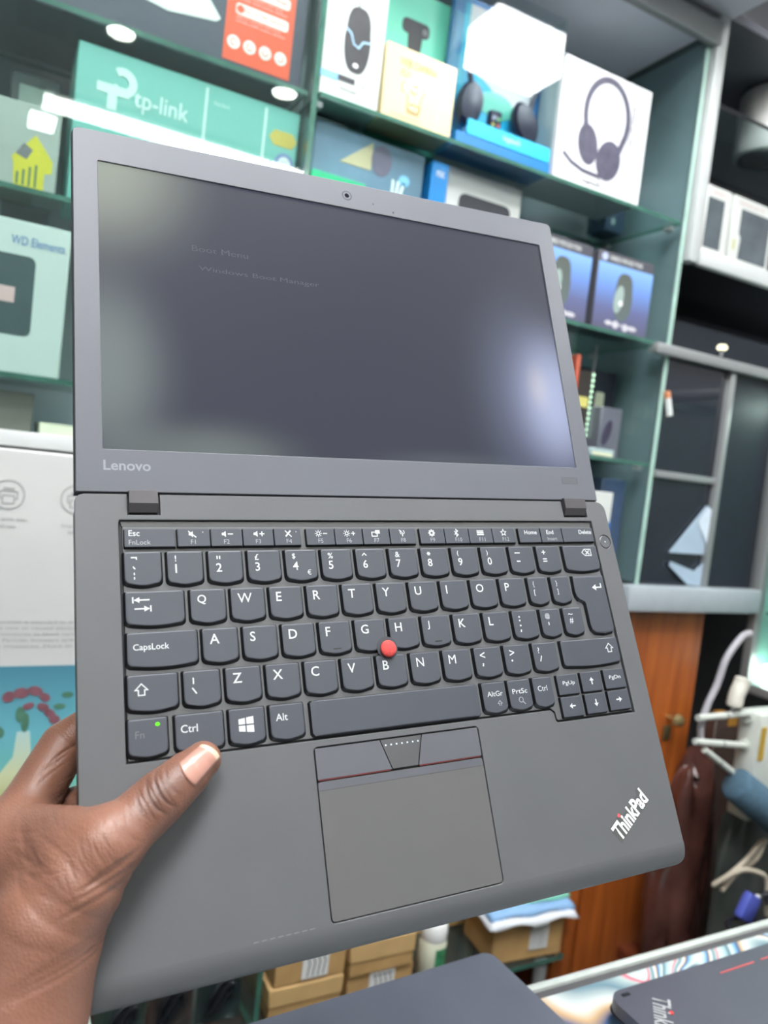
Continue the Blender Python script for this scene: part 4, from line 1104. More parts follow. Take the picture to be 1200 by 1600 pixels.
# keys --------------------------------------------------------------
def key_outline(x, y, w, h, small_key, grow=0.0):
    x0, x1, y1, y0 = x - grow, x + w + grow, y + grow * 0.5, y - h - grow * 1.25
    if small_key:
        return rect(x0, y0, x1, y1, 0.5, 2)
    rt, rb, sag = 0.9, 2.6, 0.9
    pts = []
    for cx, cy, r, a0 in ((x1 - rt, y1 - rt, rt, 0), (x0 + rt, y1 - rt, rt, 90)):
        pts += [(cx + r * math.cos(R(a0 + 30 * i)), cy + r * math.sin(R(a0 + 30 * i))) for i in range(4)]
    pts += [(x0 + rb + rb * math.cos(R(180 + 22.5 * i)), y0 + sag + rb + rb * math.sin(R(180 + 22.5 * i))) for i in range(4)]
    for i in range(1, 8):
        u = i / 8
        pts.append((x0 + rb + (x1 - x0 - 2 * rb) * u, y0 + sag - sag * math.sin(math.pi * u) * 1.0))
    pts += [(x1 - rb + rb * math.cos(R(292.5 + 22.5 * i)), y0 + sag + rb + rb * math.sin(R(292.5 + 22.5 * i))) for i in range(4)]
    return pts
KT = 0.95                                            # height of the key tops, mm
def key(x, y, w, h, small_key=False, outline=None):
    top = outline[0] if outline else key_outline(x, y, w, h, small_key)
    bot = outline[1] if outline else key_outline(x, y, w, h, small_key, 0.4 if small_key else 0.95)
    # slightly dished top: an inner ring lowered by a hair
    n = len(top)
    cx = sum(p[0] for p in top) / n; cy = sum(p[1] for p in top) / n
    inset = [(p[0] + (cx - p[0]) * 0.06, p[1] + (cy - p[1]) * 0.06) for p in top]
    V = [(p[0] * mm, p[1] * mm, -0.9 * mm) for p in bot] + [(p[0] * mm, p[1] * mm, (KT - 0.18) * mm) for p in top] + [(p[0] * mm, p[1] * mm, KT * mm) for p in inset]
    F, MI = [], []
    for i in range(n):
        j = (i + 1) % n
        F.append((i, j, n + j, n + i)); MI.append(1)
        F.append((n + i, n + j, 2 * n + j, 2 * n + i)); MI.append(0)
    F.append(tuple(2 * n + i for i in range(n))); MI.append(0)
    return pydata('key', V, F, [key_top, key_side], lap, None, MI)
ZL = KT * mm + 0.00006
def glyph(k, s, x, y, h, mt=None, w=None, thick=0.0):
    """letters: x, y is the upper left corner in mm, h the cap height"""
    cu_w = w if w else 200
    text('legend', s, mt or legend, k, (x * mm, (y - h) * mm, (x + cu_w) * mm, y * mm), flat_top, ZL, thick, keep=(w is None))
def marks(k, polys, mt=None):
    prism('legend', [mmpts(p) for p in polys], mt or legend, k, flat_top, ZL, ZL + 0.00004)

YR = (-28.4, -46.8, -65.2, -83.6, -102.0)            # upper edges of the key rows
KW, KH, PITCH = 15.9, 15.6, 18.72
# function row
def frow(x0, n, names, widths=None):
    x = x0
    out = []
    for i in range(n):
        w = widths[i] if widths else 15.1
        out.append((x, w)); x += w + 0.55
    return out
fkeys = []
k = key(20.8, -17.2, 22.6, 8.8, True); glyph(k, 'Esc', 22.6, -18.0, 2.8, thick=0.01); glyph(k, 'FnLock', 22.6, -22.6, 2.3, legend_dim)
fx = [44.4, 60.0, 75.6, 91.2, 107.9, 123.4, 139.0, 154.6, 172.4, 187.9, 203.4, 218.9]
for i, x in enumerate(fx):
    k = key(x, -17.2, 15.0 if i not in (3,) else 13.6, 8.8, True)
    glyph(k, 'F%d' % (i + 1), x + 6.0, -22.7, 2.2, legend_dim)
    cx, cy = x + 7.2, -20.0
    spk = [(cx - 2.0, cy - 0.6), (cx - 1.2, cy - 0.6), (cx - 0.1, cy - 1.5), (cx - 0.1, cy + 1.5), (cx - 1.2, cy + 0.6), (cx - 2.0, cy + 0.6)]
    if i == 0:
        marks(k, [spk] + stroke([(cx - 2.2, cy + 1.5), (cx + 1.4, cy - 1.6)], 0.5)); marks(k, [ell(x + 11.8, cy + 1.0, 0.35, n=8)], legend_dim)
    elif i in (1, 2):
        marks(k, [spk] + stroke([(cx + 0.9, cy), (cx + 3.4, cy)], 0.55) + (stroke([(cx + 2.15, cy - 1.2), (cx + 2.15, cy + 1.2)], 0.55) if i == 2 else []))
    elif i == 3:
        marks(k, stroke([(cx - 1.6, cy + 1.6), (cx + 1.6, cy - 1.6)], 0.5) + stroke([(cx + 1.2, cy + 1.6), (cx - 1.4, cy - 1.4)], 0.8)); marks(k, [ell(x + 11.3, cy + 1.0, 0.35, n=8)], legend_dim)
    elif i in (4, 5):
        rays = []
        for q in range(8):
            a = R(45 * q)
            rays += stroke([(cx - 0.8 + 1.3 * math.cos(a), cy + 1.3 * math.sin(a)), (cx - 0.8 + 1.9 * math.cos(a), cy + 1.9 * math.sin(a))], 0.35)
        marks(k, stroke(arc(cx - 0.8, cy, 0.85, 0, 360, 12), 0.4) + rays + stroke([(cx + 1.7, cy), (cx + 3.9, cy)], 0.5) + (stroke([(cx + 2.8, cy - 1.1), (cx + 2.8, cy + 1.1)], 0.5) if i == 5 else []))
    elif i == 6:
        marks(k, stroke(rect(cx - 2.2, cy - 1.6, cx + 0.8, cy + 0.6) + [(cx - 2.2, cy - 1.6)], 0.5) + [rect(cx - 0.2, cy - 0.2, cx + 2.4, cy + 1.7)])
    elif i == 7:
        marks(k, stroke([(cx, cy - 1.8), (cx, cy + 0.4)], 0.5) + stroke(arc(cx, cy + 0.5, 1.2, 120, 240, 6), 0.4) + stroke(arc(cx, cy + 0.5, 1.2, -60, 60, 6), 0.4) + stroke([(cx - 1.8, cy + 1.8), (cx, cy + 0.3)], 0.4))
    elif i == 8:
        marks(k, stroke(arc(cx, cy, 1.1, 0, 360, 12), 0.8) + [rect(cx - 0.4 + 1.6 * math.cos(R(45 * q)), cy - 0.4 + 1.6 * math.sin(R(45 * q)), cx + 0.4 + 1.6 * math.cos(R(45 * q)), cy + 0.4 + 1.6 * math.sin(R(45 * q))) for q in range(8)])
    elif i == 9:
        marks(k, stroke([(cx - 1.2, cy + 1.0), (cx + 1.1, cy - 1.1), (cx, cy - 2.0), (cx, cy + 2.0), (cx + 1.1, cy + 1.1), (cx - 1.2, cy - 1.0)], 0.45))
    elif i == 10:
        marks(k, [rect(cx - 2.2, cy + 0.7, cx + 2.2, cy + 1.4), rect(cx - 2.2, cy - 0.3, cx + 2.2, cy + 0.4), rect(cx - 2.2, cy - 1.4, cx + 2.2, cy - 0.6)])
    else:
        star = [(cx + (1.9 if q % 2 == 0 else 0.9) * math.sin(R(36 * q)), cy + (1.9 if q % 2 == 0 else 0.9) * math.cos(R(36 * q))) for q in range(10)]
        marks(k, stroke(star + [star[0]], 0.4))
for x, w, s, s2 in ((236.6, 15.0, 'Home', None), (252.2, 15.0, 'End', 'Insert'), (267.8, 22.8, 'Delete', None)):
    k = key(x, -17.2, w, 8.8, True)
    glyph(k, s, x + (4.0 if s != 'Delete' else 12.2), -18.6, 2.5, thick=0.008)
    if s2:
        glyph(k, s2, x + 4.0, -22.8, 2.1, legend_dim)
# number row
x0 = 20.4
k = key(20.4, YR[0], 15.9, KH); marks(k, stroke([(23.2, -31.0), (25.6, -31.0), (25.6, -32.0)], 0.55) + stroke([(24.0, -35.2), (24.9, -36.4)], 0.55) + stroke([(24.5, -38.0), (24.5, -39.2)], 0.5) + stroke([(24.5, -40.0), (24.5, -41.2)], 0.5))
nums = [('!', '1'), ('"', '2'), ('£', '3'), ('$', '4'), ('%', '5'), ('^', '6'), ('&', '7'), ('*', '8'), ('(', '9'), (')', '0'), ('_', '-'), ('+', '=')]
for i, (a, b) in enumerate(nums):
    x = 39.2 + PITCH * i + 0.12 * i
    k = key(x, YR[0], KW, KH)
    lx = x + 3.4
    if a == '_':
        marks(k, [rect(lx, -32.4, lx + 3.6, -31.8), rect(lx + 0.6, -37.4, lx + 3.0, -36.7)])
    elif a == '+':
        marks(k, [rect(lx, -32.3, lx + 2.6, -31.7), rect(lx + 1.0, -33.3, lx + 1.6, -30.7), rect(lx, -36.3, lx + 2.8, -35.7), rect(lx, -37.7, lx + 2.8, -37.1)])
    elif a == '"':
        marks(k, [rect(lx + 0.4, -32.4, lx + 1.0, -30.8), rect(lx + 1.6, -32.4, lx + 2.2, -30.8)]); glyph(k, b, lx, -34.4, 4.2, thick=0.008)
    elif a == '^':
        marks(k, stroke([(lx, -32.0), (lx + 1.2, -30.8), (lx + 2.4, -32.0)], 0.5)); glyph(k, b, lx, -34.4, 4.2, thick=0.008)
    elif a == '*':
        marks(k, sum([stroke([(lx + 1.2 - 1.1 * math.cos(R(60 * q)), -31.6 - 1.1 * math.sin(R(60 * q))), (lx + 1.2 + 1.1 * math.cos(R(60 * q)), -31.6 + 1.1 * math.sin(R(60 * q)))], 0.45) for q in range(3)], [])); glyph(k, b, lx, -34.4, 4.2, thick=0.008)
    else:
        glyph(k, a, lx, -30.2, 3.0 if a not in '()' else 3.2, thick=0.008); glyph(k, b, lx, -34.4, 4.2, thick=0.008)
    if b == '4':
        glyph(k, '€', x + 10.6, -38.6, 2.6)
k = key(265.6, YR[0], 25.0, KH)
bx, by = 283.4, -32.6
marks(k, stroke([(bx - 4.4, by), (bx - 2.4, by + 1.9), (bx + 2.2, by + 1.9), (bx + 2.2, by - 1.9), (bx - 2.4, by - 1.9), (bx - 4.4, by)], 0.5) + stroke([(bx - 1.8, by + 1.2), (bx + 1.0, by - 1.2)], 0.6) + stroke([(bx - 1.8, by - 1.2), (bx + 1.0, by + 1.2)], 0.6))
# letter rows
def letters(row, x, chars, dx=0.0):
    for i, c in enumerate(chars):
        k = key(x + PITCH * i, YR[row], KW, KH)
        glyph(k, c, x + PITCH * i + 3.1, YR[row] - 2.5, 4.5, thick=0.0 if c in 'MWN' else 0.008)
        if c in 'FJ':
            marks(k, [rect(x + PITCH * i + 6.2, YR[row] - 13.6, x + PITCH * i + 10.2, YR[row] - 13.0)], key_side)
k = key(20.4, YR[1], 25.2, KH)
ty = -50.6
marks(k, stroke([(23.4, ty - 1.4), (23.4, ty + 1.4)], 0.6) + stroke([(24, ty), (30.6, ty)], 0.6) + [[(23.9, ty), (26.2, ty + 1.3), (26.2, ty - 1.3)]] + stroke([(31.0, ty - 5.4), (31.0, ty - 2.6)], 0.6) + stroke([(24, ty - 4), (30.4, ty - 4)], 0.6) + [[(30.5, ty - 4), (28.2, ty - 2.7), (28.2, ty - 5.3)]])
letters(1, 48.6, 'QWERTYUIOP')
for x, a, b in ((236.2, '{', '['), (252.2, '}', ']')):
    k = key(x, YR[1], 12.8, KH); glyph(k, a, x + 3.0, YR[1] - 2.2, 3.4); glyph(k, b, x + 3.0, YR[1] - 7.0, 3.4)
ent_top = [(268.4, -46.8), (290.4, -46.8), (290.4, -78.6), (289.0, -80.2), (283, -81.0), (277, -80.2), (274.6, -78.2), (274.0, -75.5), (274.0, -63.2), (273.2, -61.6), (271.6, -60.8), (270.0, -60.2), (268.6, -58.6), (268.0, -56.0)]
ent_bot = [(267.5, -46.4), (290.9, -46.4), (290.9, -79.2), (289.4, -81.4), (283, -82.2), (276.6, -81.4), (273.8, -79.0), (273.1, -75.8), (273.1, -64.0), (272.4, -62.8), (271.0, -62.0), (269.2, -61.3), (267.8, -59.4), (267.1, -56.4)]
k = key(0, 0, 0, 0, False, (ent_top, ent_bot))
marks(k, [[(280.8, -54.0), (283.6, -52.2), (283.6, -55.8)]] + stroke([(283.4, -54.0), (287.4, -54.0), (287.4, -51.6)], 0.7))
k = key(20.4, YR[2], 30.0, KH); glyph(k, 'CapsLock', 22.8, YR[2] - 5.0, 3.6, thick=0.006)
letters(2, 53.0, 'ASDFGHJKL')
x = 221.6; k = key(x, YR[2], KW, KH); marks(k, [ell(x + 4.2, YR[2] - 3.4, 0.5), ell(x + 4.2, YR[2] - 5.4, 0.5), ell(x + 4.2, YR[2] - 8.2, 0.5)] + stroke([(x + 4.2, YR[2] - 10.4), (x + 3.8, YR[2] - 11.8)], 0.7))
x = 240.2; k = key(x, YR[2], 13.0, KH); glyph(k, '@', x + 3.0, YR[2] - 2.4, 3.2); marks(k, [rect(x + 4.4, YR[2] - 9.0, x + 5.0, YR[2] - 7.2)])
x = 256.2; k = key(x, YR[2], 13.0, KH); glyph(k, '~', x + 3.2, YR[2] - 3.2, 0.9); glyph(k, '#', x + 3.4, YR[2] - 5.8, 3.2)
k = key(20.0, YR[3], 20.8, KH); 
def shift_mark(k, cx, cy, s=1.0):
    p = [(0, 2.6), (2.6, 0), (1.3, 0), (1.3, -2.2), (-1.3, -2.2), (-1.3, 0), (-2.6, 0), (0, 2.6)]
    marks(k, stroke([(cx + a * s, cy + b * s) for a, b in p], 0.5))
shift_mark(k, 25.6, YR[3] - 6.4)
x = 43.5; k = key(x, YR[3], KW, KH); marks(k, stroke([(x + 4.2, YR[3] - 3.0), (x + 4.2, YR[3] - 5.8)], 0.6) + stroke([(x + 3.6, YR[3] - 7.4), (x + 5.4, YR[3] - 10.0)], 0.6))
letters(3, 62.2, 'ZXCVBNM')
for x, a, b in ((193.4, '<', ','), (212.0, '>', '.'), (230.6, '?', '/')):
    k = key(x, YR[3], KW, KH)
    glyph(k, a, x + 3.2, YR[3] - 2.4, 3.2, thick=0.006)
    if b == ',':
        marks(k, stroke([(x + 4.6, YR[3] - 8.2), (x + 4.2, YR[3] - 9.8)], 0.7))
    elif b == '.':
        marks(k, [ell(x + 4.2, YR[3] - 8.2, 0.55)])
    else:
        marks(k, stroke([(x + 5.0, YR[3] - 7.0), (x + 3.8, YR[3] - 10.0)], 0.6))
k = key(250.0, YR[3], 40.2, KH - 0.6); shift_mark(k, 283.4, YR[3] - 6.0)
# bottom row
k = key(19.6, YR[4], 16.0, KH + 0.2); glyph(k, 'Fn', 22.4, YR[4] - 5.0, 3.0, legend_worn)
prism('key_light', mmpts(ell(31.6, -104.8, 0.95, 0.85)), emit_mat('green_led', (120, 255, 60), 1.3), k, flat_top, ZL, ZL + 0.0002)
k = key(39.0, YR[4], 20.6, KH + 0.2); glyph(k, 'Ctrl', 41.2, YR[4] - 4.4, 3.3, thick=0.006)
k = key(62.4, YR[4], KW, KH)
wx, wy = 69.6, -109.2
marks(k, [[(wx - 3.2, wy + 0.3), (wx - 0.3, wy + 0.3), (wx - 0.3, wy + 3.0), (wx - 3.2, wy + 2.6)], [(wx + 0.3, wy + 0.3), (wx + 3.6, wy + 0.3), (wx + 3.6, wy + 3.5), (wx + 0.3, wy + 3.1)], [(wx - 3.2, wy - 2.6), (wx - 0.3, wy - 3.0), (wx - 0.3, wy - 0.3), (wx - 3.2, wy - 0.3)], [(wx + 0.3, wy - 3.1), (wx + 3.6, wy - 3.5), (wx + 3.6, wy - 0.3), (wx + 0.3, wy - 0.3)]])
k = key(81.0, YR[4], KW, KH); glyph(k, 'Alt', 83.6, YR[4] - 4.0, 3.2, thick=0.006)
sp_top = [(100.6, -103.0), (101.6, -102.0), (190.6, -102.0), (191.6, -103.0), (191.6, -116.4), (190.4, -117.8), (101.8, -117.8), (100.6, -116.4)]
sp_bot = [(99.8, -102.6), (101.0, -101.6), (191.2, -101.6), (192.4, -102.6), (192.4, -117.0), (190.8, -118.9), (101.4, -118.9), (99.8, -117.0)]
key(0, 0, 0, 0, False, (sp_top, sp_bot))
k = key(194.4, YR[4], 14.2, KH); glyph(k, 'AltGr', 197.0, YR[4] - 4.6, 2.6, thick=0.004, w=9.4); marks(k, stroke([(203.4, -114.2), (203.4, -113.0), (202.6, -113.0), (203.9, -111.6), (205.2, -113.0), (204.4, -113.0), (204.4, -114.2)], 0.35), legend_dim)
k = key(210.4, YR[4], 14.0, KH); glyph(k, 'PrtSc', 212.6, YR[4] - 4.6, 2.6, thick=0.004, w=9.4); marks(k, stroke(arc(217.2, -112.4, 1.3, 0, 360, 12), 0.4) + stroke([(218.2, -113.4), (219.6, -114.8)], 0.5), legend_dim)
k = key(226.4, YR[4], 12.4, KH); glyph(k, 'Ctrl', 229.0, YR[4] - 4.4, 2.8, thick=0.004)
ar = {'up': [(0, 1), (1, 0)], 'dn': 0}
def arrow(k, cx, cy, ang):
    c, s = math.cos(R(ang)), math.sin(R(ang))
    tr = lambda p: (cx + p[0] * c - p[1] * s, cy + p[0] * s + p[1] * c)
    marks(k, [[tr(p) for p in q] for q in stroke([(-1.9, 0), (1.4, 0)], 0.7) + [[(2.0, 0), (0.2, 1.5), (0.2, 0.6), (0.8, 0), (0.2, -0.6), (0.2, -1.5)]]])
for x, y, w, s in ((242.6, -102.0, 14.0, 'PgUp'), (258.9, -101.8, 14.0, 'up'), (275.2, -101.6, 14.8, 'PgDn'), (242.6, -113.8, 14.0, 'left'), (258.9, -113.6, 14.0, 'down'), (275.2, -113.4, 14.8, 'right')):
    k = key(x, y, w, 10.6, True)
    if s.startswith('Pg'):
        glyph(k, s, x + 3.4, y - 3.4, 2.6, w=8.2, thick=0.004)
    else:
        arrow(k, x + 7, y - 5.0, {'up': 90, 'left': 180, 'down': -90, 'right': 0}[s])
# red pointing stick
lathe('stick_collar', [(0.0001, 0.0), (0.0056, 0.0), (0.0056, 0.0003), (0.0001, 0.0003)], mat('collar_dark', (62, 64, 70), 0.6), lap, 28, origin=(0.1438, -0.0800, KT * mm + 0.00002))  # dark disc paints the shaded key cutouts round the stick
lathe('pointing_stick', [(0.0026, -0.002), (0.0030, 0.0012), (0.0038, 0.0016), (0.0042, 0.0022), (0.0042, 0.0027), (0.0037, 0.0033), (0.002, 0.0037), (0.0001, 0.0038)], mat('red_rubber', (214, 74, 70), 0.75, var=0.15, scale=900, bump=0.5, bscale=1400), lap, 32, origin=(0.1438, -0.0806, 0.0))
# power button
lathe('power_button', [(0.0001, -0.0016), (0.0039, -0.0016), (0.0040, -0.0004), (0.0036, -0.0001), (0.0001, -0.0003)], mat('button_grey', (88, 90, 94), 0.35), lap, 32, origin=(0.2996, -0.0258, 0.0))
prism('power_light', mmpts(ell(299.6, -25.8, 0.5, n=10)), mat('pale_dot', (210, 214, 220), 0.4), lap, flat_top, -0.0003, 0.00002)
prism('button_floor', mmpts(ell(299.6, -25.8, 4.6)), gap_black, lap, flat_top, -2.7 * mm, -2.3 * mm)
# touch pad and its three buttons
prism('pad_floor', mmpts(rect(100.2, -195.9, 188.9, -122.7)), gap_black, lap, flat_top, -2.7 * mm, -2.2 * mm)
pad_m = mat('pad_grey', (93, 92, 92), 0.5, var=0.02, bump=0.05, bscale=2200)
btn_m = mat('pad_button_grey', (92, 93, 99), 0.4, var=0.02)
def padpart(name, pts, z, mt):
    return prism(name, mmpts(pts), mt, lap, flat_top, -2.0 * mm, z * mm)
padpart('left_click_button', [(100.9, -123.3), (133.6, -123.3), (138.2, -136.9), (100.9, -136.9)], -0.05, btn_m)
mb = padpart('middle_click_button', [(134.2, -123.3), (156.0, -123.3), (152.2, -136.9), (138.8, -136.9)], -0.2, mat('mid_button_grey', (82, 82, 84), 0.45))
padpart('right_click_button', [(156.6, -123.3), (188.2, -123.3), (188.2, -136.9), (152.8, -136.9)], -0.05, btn_m)
prism('dot_row', [mmpts(ell(136.6 + 2.9 * i, -125.9, 0.42, n=10)) for i in range(7)], mat('dot_pale', (206, 216, 224), 0.4), mb, flat_top, -0.0003, -0.00016)
for a, b in ((101.2, 137.6), (153.2, 187.8)):
    prism('red_line', mmpts(rect(a, -137.5, b, -136.95)), mat('red_trim_line', (118, 48, 48), 0.5), lap, flat_top, -1.6 * mm, -0.3 * mm)
padpart('touch_pad', rect(100.8, -195.3, 188.3, -138.0, 1.6), -0.12, pad_m)
prism('pad_line', mmpts(rect(100.9, -141.9, 188.2, -141.6)), mat('pad_groove', (70, 70, 72), 0.5), lap, flat_top, -0.3 * mm, -0.1 * mm)
prism('pad_strip', mmpts(rect(101.0, -141.5, 188.1, -138.2)), mat('pad_strip_grey', (90, 91, 98), 0.4), lap, flat_top, -0.3 * mm, -0.09 * mm)
# logo plate on the palm rest
ang = math.atan2(17.1, 24.1)
lx0, ly0 = 263.6, -190.0
def rotp(u, v):
    return (lx0 + u * math.cos(ang) - v * math.sin(ang), ly0 + u * math.sin(ang) + v * math.cos(ang))
lp = prism('logo_plate', mmpts([rotp(-0.5, -0.5), rotp(30.2, -0.5), rotp(30.2, 9.6), rotp(26.5, 9.6), rotp(26.0, 7.6), rotp(9.0, 7.6), rotp(8.4, 9.6), rotp(-0.5, 9.6)]), mat('logo_plate_grey', (82, 83, 84), 0.4), lap, flat_top, -0.0002, 0.00005)
text('lettering', 'ThinkPad', mat('logo_silver', (222, 222, 220), 0.35), lp, (lx0 * mm, ly0 * mm, (lx0 + 29.8) * mm, (ly0 + 9.0) * mm), flat_top, 0.00012, thick=0.034, rot=ang)
prism('logo_dot', mmpts(ell(*rotp(8.9, 9.4), 1.0)), mat('logo_dot_red', (214, 92, 96), 0.4), lp, flat_top, 0.0001, 0.0002)
# scratch on the palm rest
prism('scratch', [mmpts([(66 + 3.5 * i, -196.0 - 0.0 * i), (68.2 + 3.5 * i, -195.9), (68.2 + 3.5 * i, -195.75), (66 + 3.5 * i, -195.8)]) for i in range(8)], mat('scratch_pale', (146, 146, 146), 0.5), lap, flat_top, -0.0001, 0.00003)

# lid ---------------------------------------------------------------
LW, LH = 301.4, 195.6
def lid_outline(e, r):
    x0, x1, y0, y1 = e, LW - e, 0.4 + e, LH - e
    return [(x0, y0), (x1, y0)] + [(x1 - r + r * math.cos(R(a)), y1 - r + r * math.sin(R(a))) for a in (0, 22, 45, 67, 90)] + [(x0 + r + r * math.cos(R(a)), y1 - r + r * math.sin(R(a))) for a in (90, 112, 135, 157, 180)]
bezel_out = lid_outline(0.6, 3.0)
screen_hole = rect(12.4, 21.8, 289.0, 177.4, 0.6, 2)
lid = fill2d('display_lid', [lid_outline(0.0, 3.6)], -7.0, -1.55, 1.0, under, lap)
lid.rotation_euler = (R(4.755), 0, 0)
bz = fill2d('bezel', [bezel_out, screen_hole[::-1]], -1.7, -0.2, 0.3, bez, lid)
def screen_mat():
    """black boot screen: backlight bleeding in from the panel edges"""
    mt = bpy.data.materials.new('lcd_panel')
    mt.use_nodes = True
    nt = mt.node_tree
    b = nt.nodes['Principled BSDF']
    b.inputs['Base Color'].default_value = lin((12, 12, 15))
    b.inputs['Roughness'].default_value = 0.42
    b.inputs['Specular IOR Level'].default_value = 0.12
    tc = nt.nodes.new('ShaderNodeTexCoord')
    total = None
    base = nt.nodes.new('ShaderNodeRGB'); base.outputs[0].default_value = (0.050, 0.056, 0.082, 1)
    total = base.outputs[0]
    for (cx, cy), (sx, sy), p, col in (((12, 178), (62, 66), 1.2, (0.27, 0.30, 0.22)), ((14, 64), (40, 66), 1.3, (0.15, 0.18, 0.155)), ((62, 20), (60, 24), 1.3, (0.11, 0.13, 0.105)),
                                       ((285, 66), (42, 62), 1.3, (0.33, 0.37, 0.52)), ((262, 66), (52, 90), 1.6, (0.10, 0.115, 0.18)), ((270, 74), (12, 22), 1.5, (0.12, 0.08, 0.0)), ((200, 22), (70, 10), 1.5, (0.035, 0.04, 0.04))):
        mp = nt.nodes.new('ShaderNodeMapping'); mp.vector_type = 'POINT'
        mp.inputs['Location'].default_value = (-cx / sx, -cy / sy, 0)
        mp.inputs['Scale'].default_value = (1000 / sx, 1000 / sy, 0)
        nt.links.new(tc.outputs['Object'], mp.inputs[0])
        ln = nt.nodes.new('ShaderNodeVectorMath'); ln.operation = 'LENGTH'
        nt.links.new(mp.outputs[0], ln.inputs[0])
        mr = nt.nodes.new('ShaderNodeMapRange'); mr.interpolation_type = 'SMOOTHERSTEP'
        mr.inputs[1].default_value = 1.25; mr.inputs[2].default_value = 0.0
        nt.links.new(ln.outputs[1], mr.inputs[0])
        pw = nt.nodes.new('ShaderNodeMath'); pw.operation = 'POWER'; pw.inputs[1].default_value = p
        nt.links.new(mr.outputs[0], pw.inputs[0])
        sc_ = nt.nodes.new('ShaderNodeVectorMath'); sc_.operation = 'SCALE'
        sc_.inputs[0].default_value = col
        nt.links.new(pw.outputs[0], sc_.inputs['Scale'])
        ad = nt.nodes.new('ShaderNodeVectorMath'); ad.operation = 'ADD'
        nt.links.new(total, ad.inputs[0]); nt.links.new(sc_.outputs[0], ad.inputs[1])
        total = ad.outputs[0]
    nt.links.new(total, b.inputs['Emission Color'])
    b.inputs['Emission Strength'].default_value = 1.0
    return mt
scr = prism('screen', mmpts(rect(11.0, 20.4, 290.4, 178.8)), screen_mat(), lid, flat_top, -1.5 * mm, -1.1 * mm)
txt_m = emit_mat('screen_text', (110, 112, 122), 1.0)
def screen_text(s, x0, x1, y):
    cw = (x1 - x0) / len(s)
    for i, c in enumerate(s):
        pass
    text('screen_lettering', s, txt_m, lid, (x0 * mm, (y - 1.6) * mm, x1 * mm, (y + 1.9) * mm), flat_top, -1.05 * mm)
screen_text('Boot Menu', 58.4, 88.6, 135.3)
screen_text('Windows Boot Manager', 61.5, 128.6, 123.5)
text('lettering', 'Lenovo', mat('brand_silver', (138, 141, 148), 0.35, metal=0.3), lid, (12.6 * mm, 11.4 * mm, 33.8 * mm, 16.4 * mm), flat_top, -0.00014, thick=0.02)
for i in range(1):
    prism('bezel_tag', stroke(mmpts(rect(276.2, 11.2, 287.8, 15.2) + [(276.2, 11.2)]), 0.0003), mat('tag_line', (84, 86, 90), 0.4), lid, flat_top, -0.0003, -0.00016)
    prism('bezel_tag', mmpts(rect(276.4, 11.4, 287.6, 15.0)), mat('tag_grey', (94, 96, 100), 0.35), lid, flat_top, -0.0003, -0.00017)
lathe('webcam', [(0.0001, -0.0012), (0.0031, -0.0012), (0.0033, -0.00022), (0.0028, -0.00012), (0.0020, -0.00030), (0.0001, -0.00035)], mat('webcam_ring', (64, 66, 72), 0.3), lid, 28, origin=(0.1511, 0.1859, 0.0))
lathe('webcam_lens', [(0.0001, -0.0004), (0.0016, -0.0004), (0.0014, -0.00015), (0.0001, -0.0001)], mat('lens_black', (28, 28, 40), 0.08, coat=1.0), lid, 20, origin=(0.1511, 0.1859, 0.0))
prism('microphone_hole', [mmpts(ell(168, 183.6, 0.45, n=10)), mmpts(ell(181, 180.3, 0.6, n=10))], gap_black, lid, flat_top, -0.0003, -0.00014)

# ------------------------------------------------------------------ the hand
def cpt(px, py, d):
    """camera-space millimetres (x right, y down, z ahead) of a skeleton joint"""
    return np.array([(px - 600) * d / FPX, (py - 800) * d / FPX, d])
BONES = {
 'thumb': [((317, 1187, 321), 7.6), ((292, 1210, 316), 9.4), ((250, 1247, 306.5), 11.0), ((205, 1288, 298), 11.3), ((163, 1322, 290), 13.2)],
 'thenar': [((163, 1322, 290), 13.2), ((120, 1385, 285), 17.0), ((72, 1450, 282), 21.5), ((28, 1560, 276), 25.0)],
 'index': [((8, 1322, 312), 13.6), ((55, 1242, 328), 11.4), ((100, 1165, 345), 10.6), ((180, 1112, 353), 9.2), ((250, 1082, 358), 8.0)],
 'index_hand': [((8, 1322, 312), 14.5), ((-10, 1440, 300), 19.0), ((5, 1560, 285), 24.0)],
 'web': [((62, 1300, 306), 10.5), ((112, 1296, 297), 8.5)],
 'web_fold': [((30, 1345, 300), 14.0), ((112, 1338, 289), 11.0)],
 'middle': [((-45, 1365, 330), 14.0), ((75, 1285, 342), 10.5), ((150, 1250, 340), 9.5), ((220, 1230, 345), 8.0)],
 'middle_hand': [((-45, 1365, 330), 14.0), ((-40, 1480, 312), 20.0), ((-10, 1590, 290), 24.0)],
 'ring': [((-70, 1430, 340), 13.0), ((60, 1375, 332), 10.0), ((170, 1325, 329), 8.0)],
 'ring_hand': [((-70, 1430, 340), 13.0), ((-60, 1520, 318), 19.0), ((-20, 1600, 295), 22.0)],
 'pinky': [((-80, 1500, 342), 11.5), ((50, 1450, 320), 8.8), ((150, 1405, 320), 7.2)],
 'pinky_hand': [((-80, 1500, 342), 12.0), ((-50, 1580, 315), 18.0)],
 'arm': [((5, 1590, 280), 25.0), ((-5, 1680, 268), 24.5), ((-20, 1900, 250), 29.0), ((-40, 2150, 235), 34.0)],
}
def round_cone(P, a, b, ra, rb):
    ba = b - a
    t = np.clip(((P - a) @ ba) / (ba @ ba), 0, 1)
    return np.linalg.norm(P - (a + t[:, None] * ba), axis=1) - (ra + (rb - ra) * t)
def smin(a, b, k):
    h = np.clip(0.5 + 0.5 * (b - a) / k, 0, 1)
    return b + (a - b) * h - k * h * (1 - h)
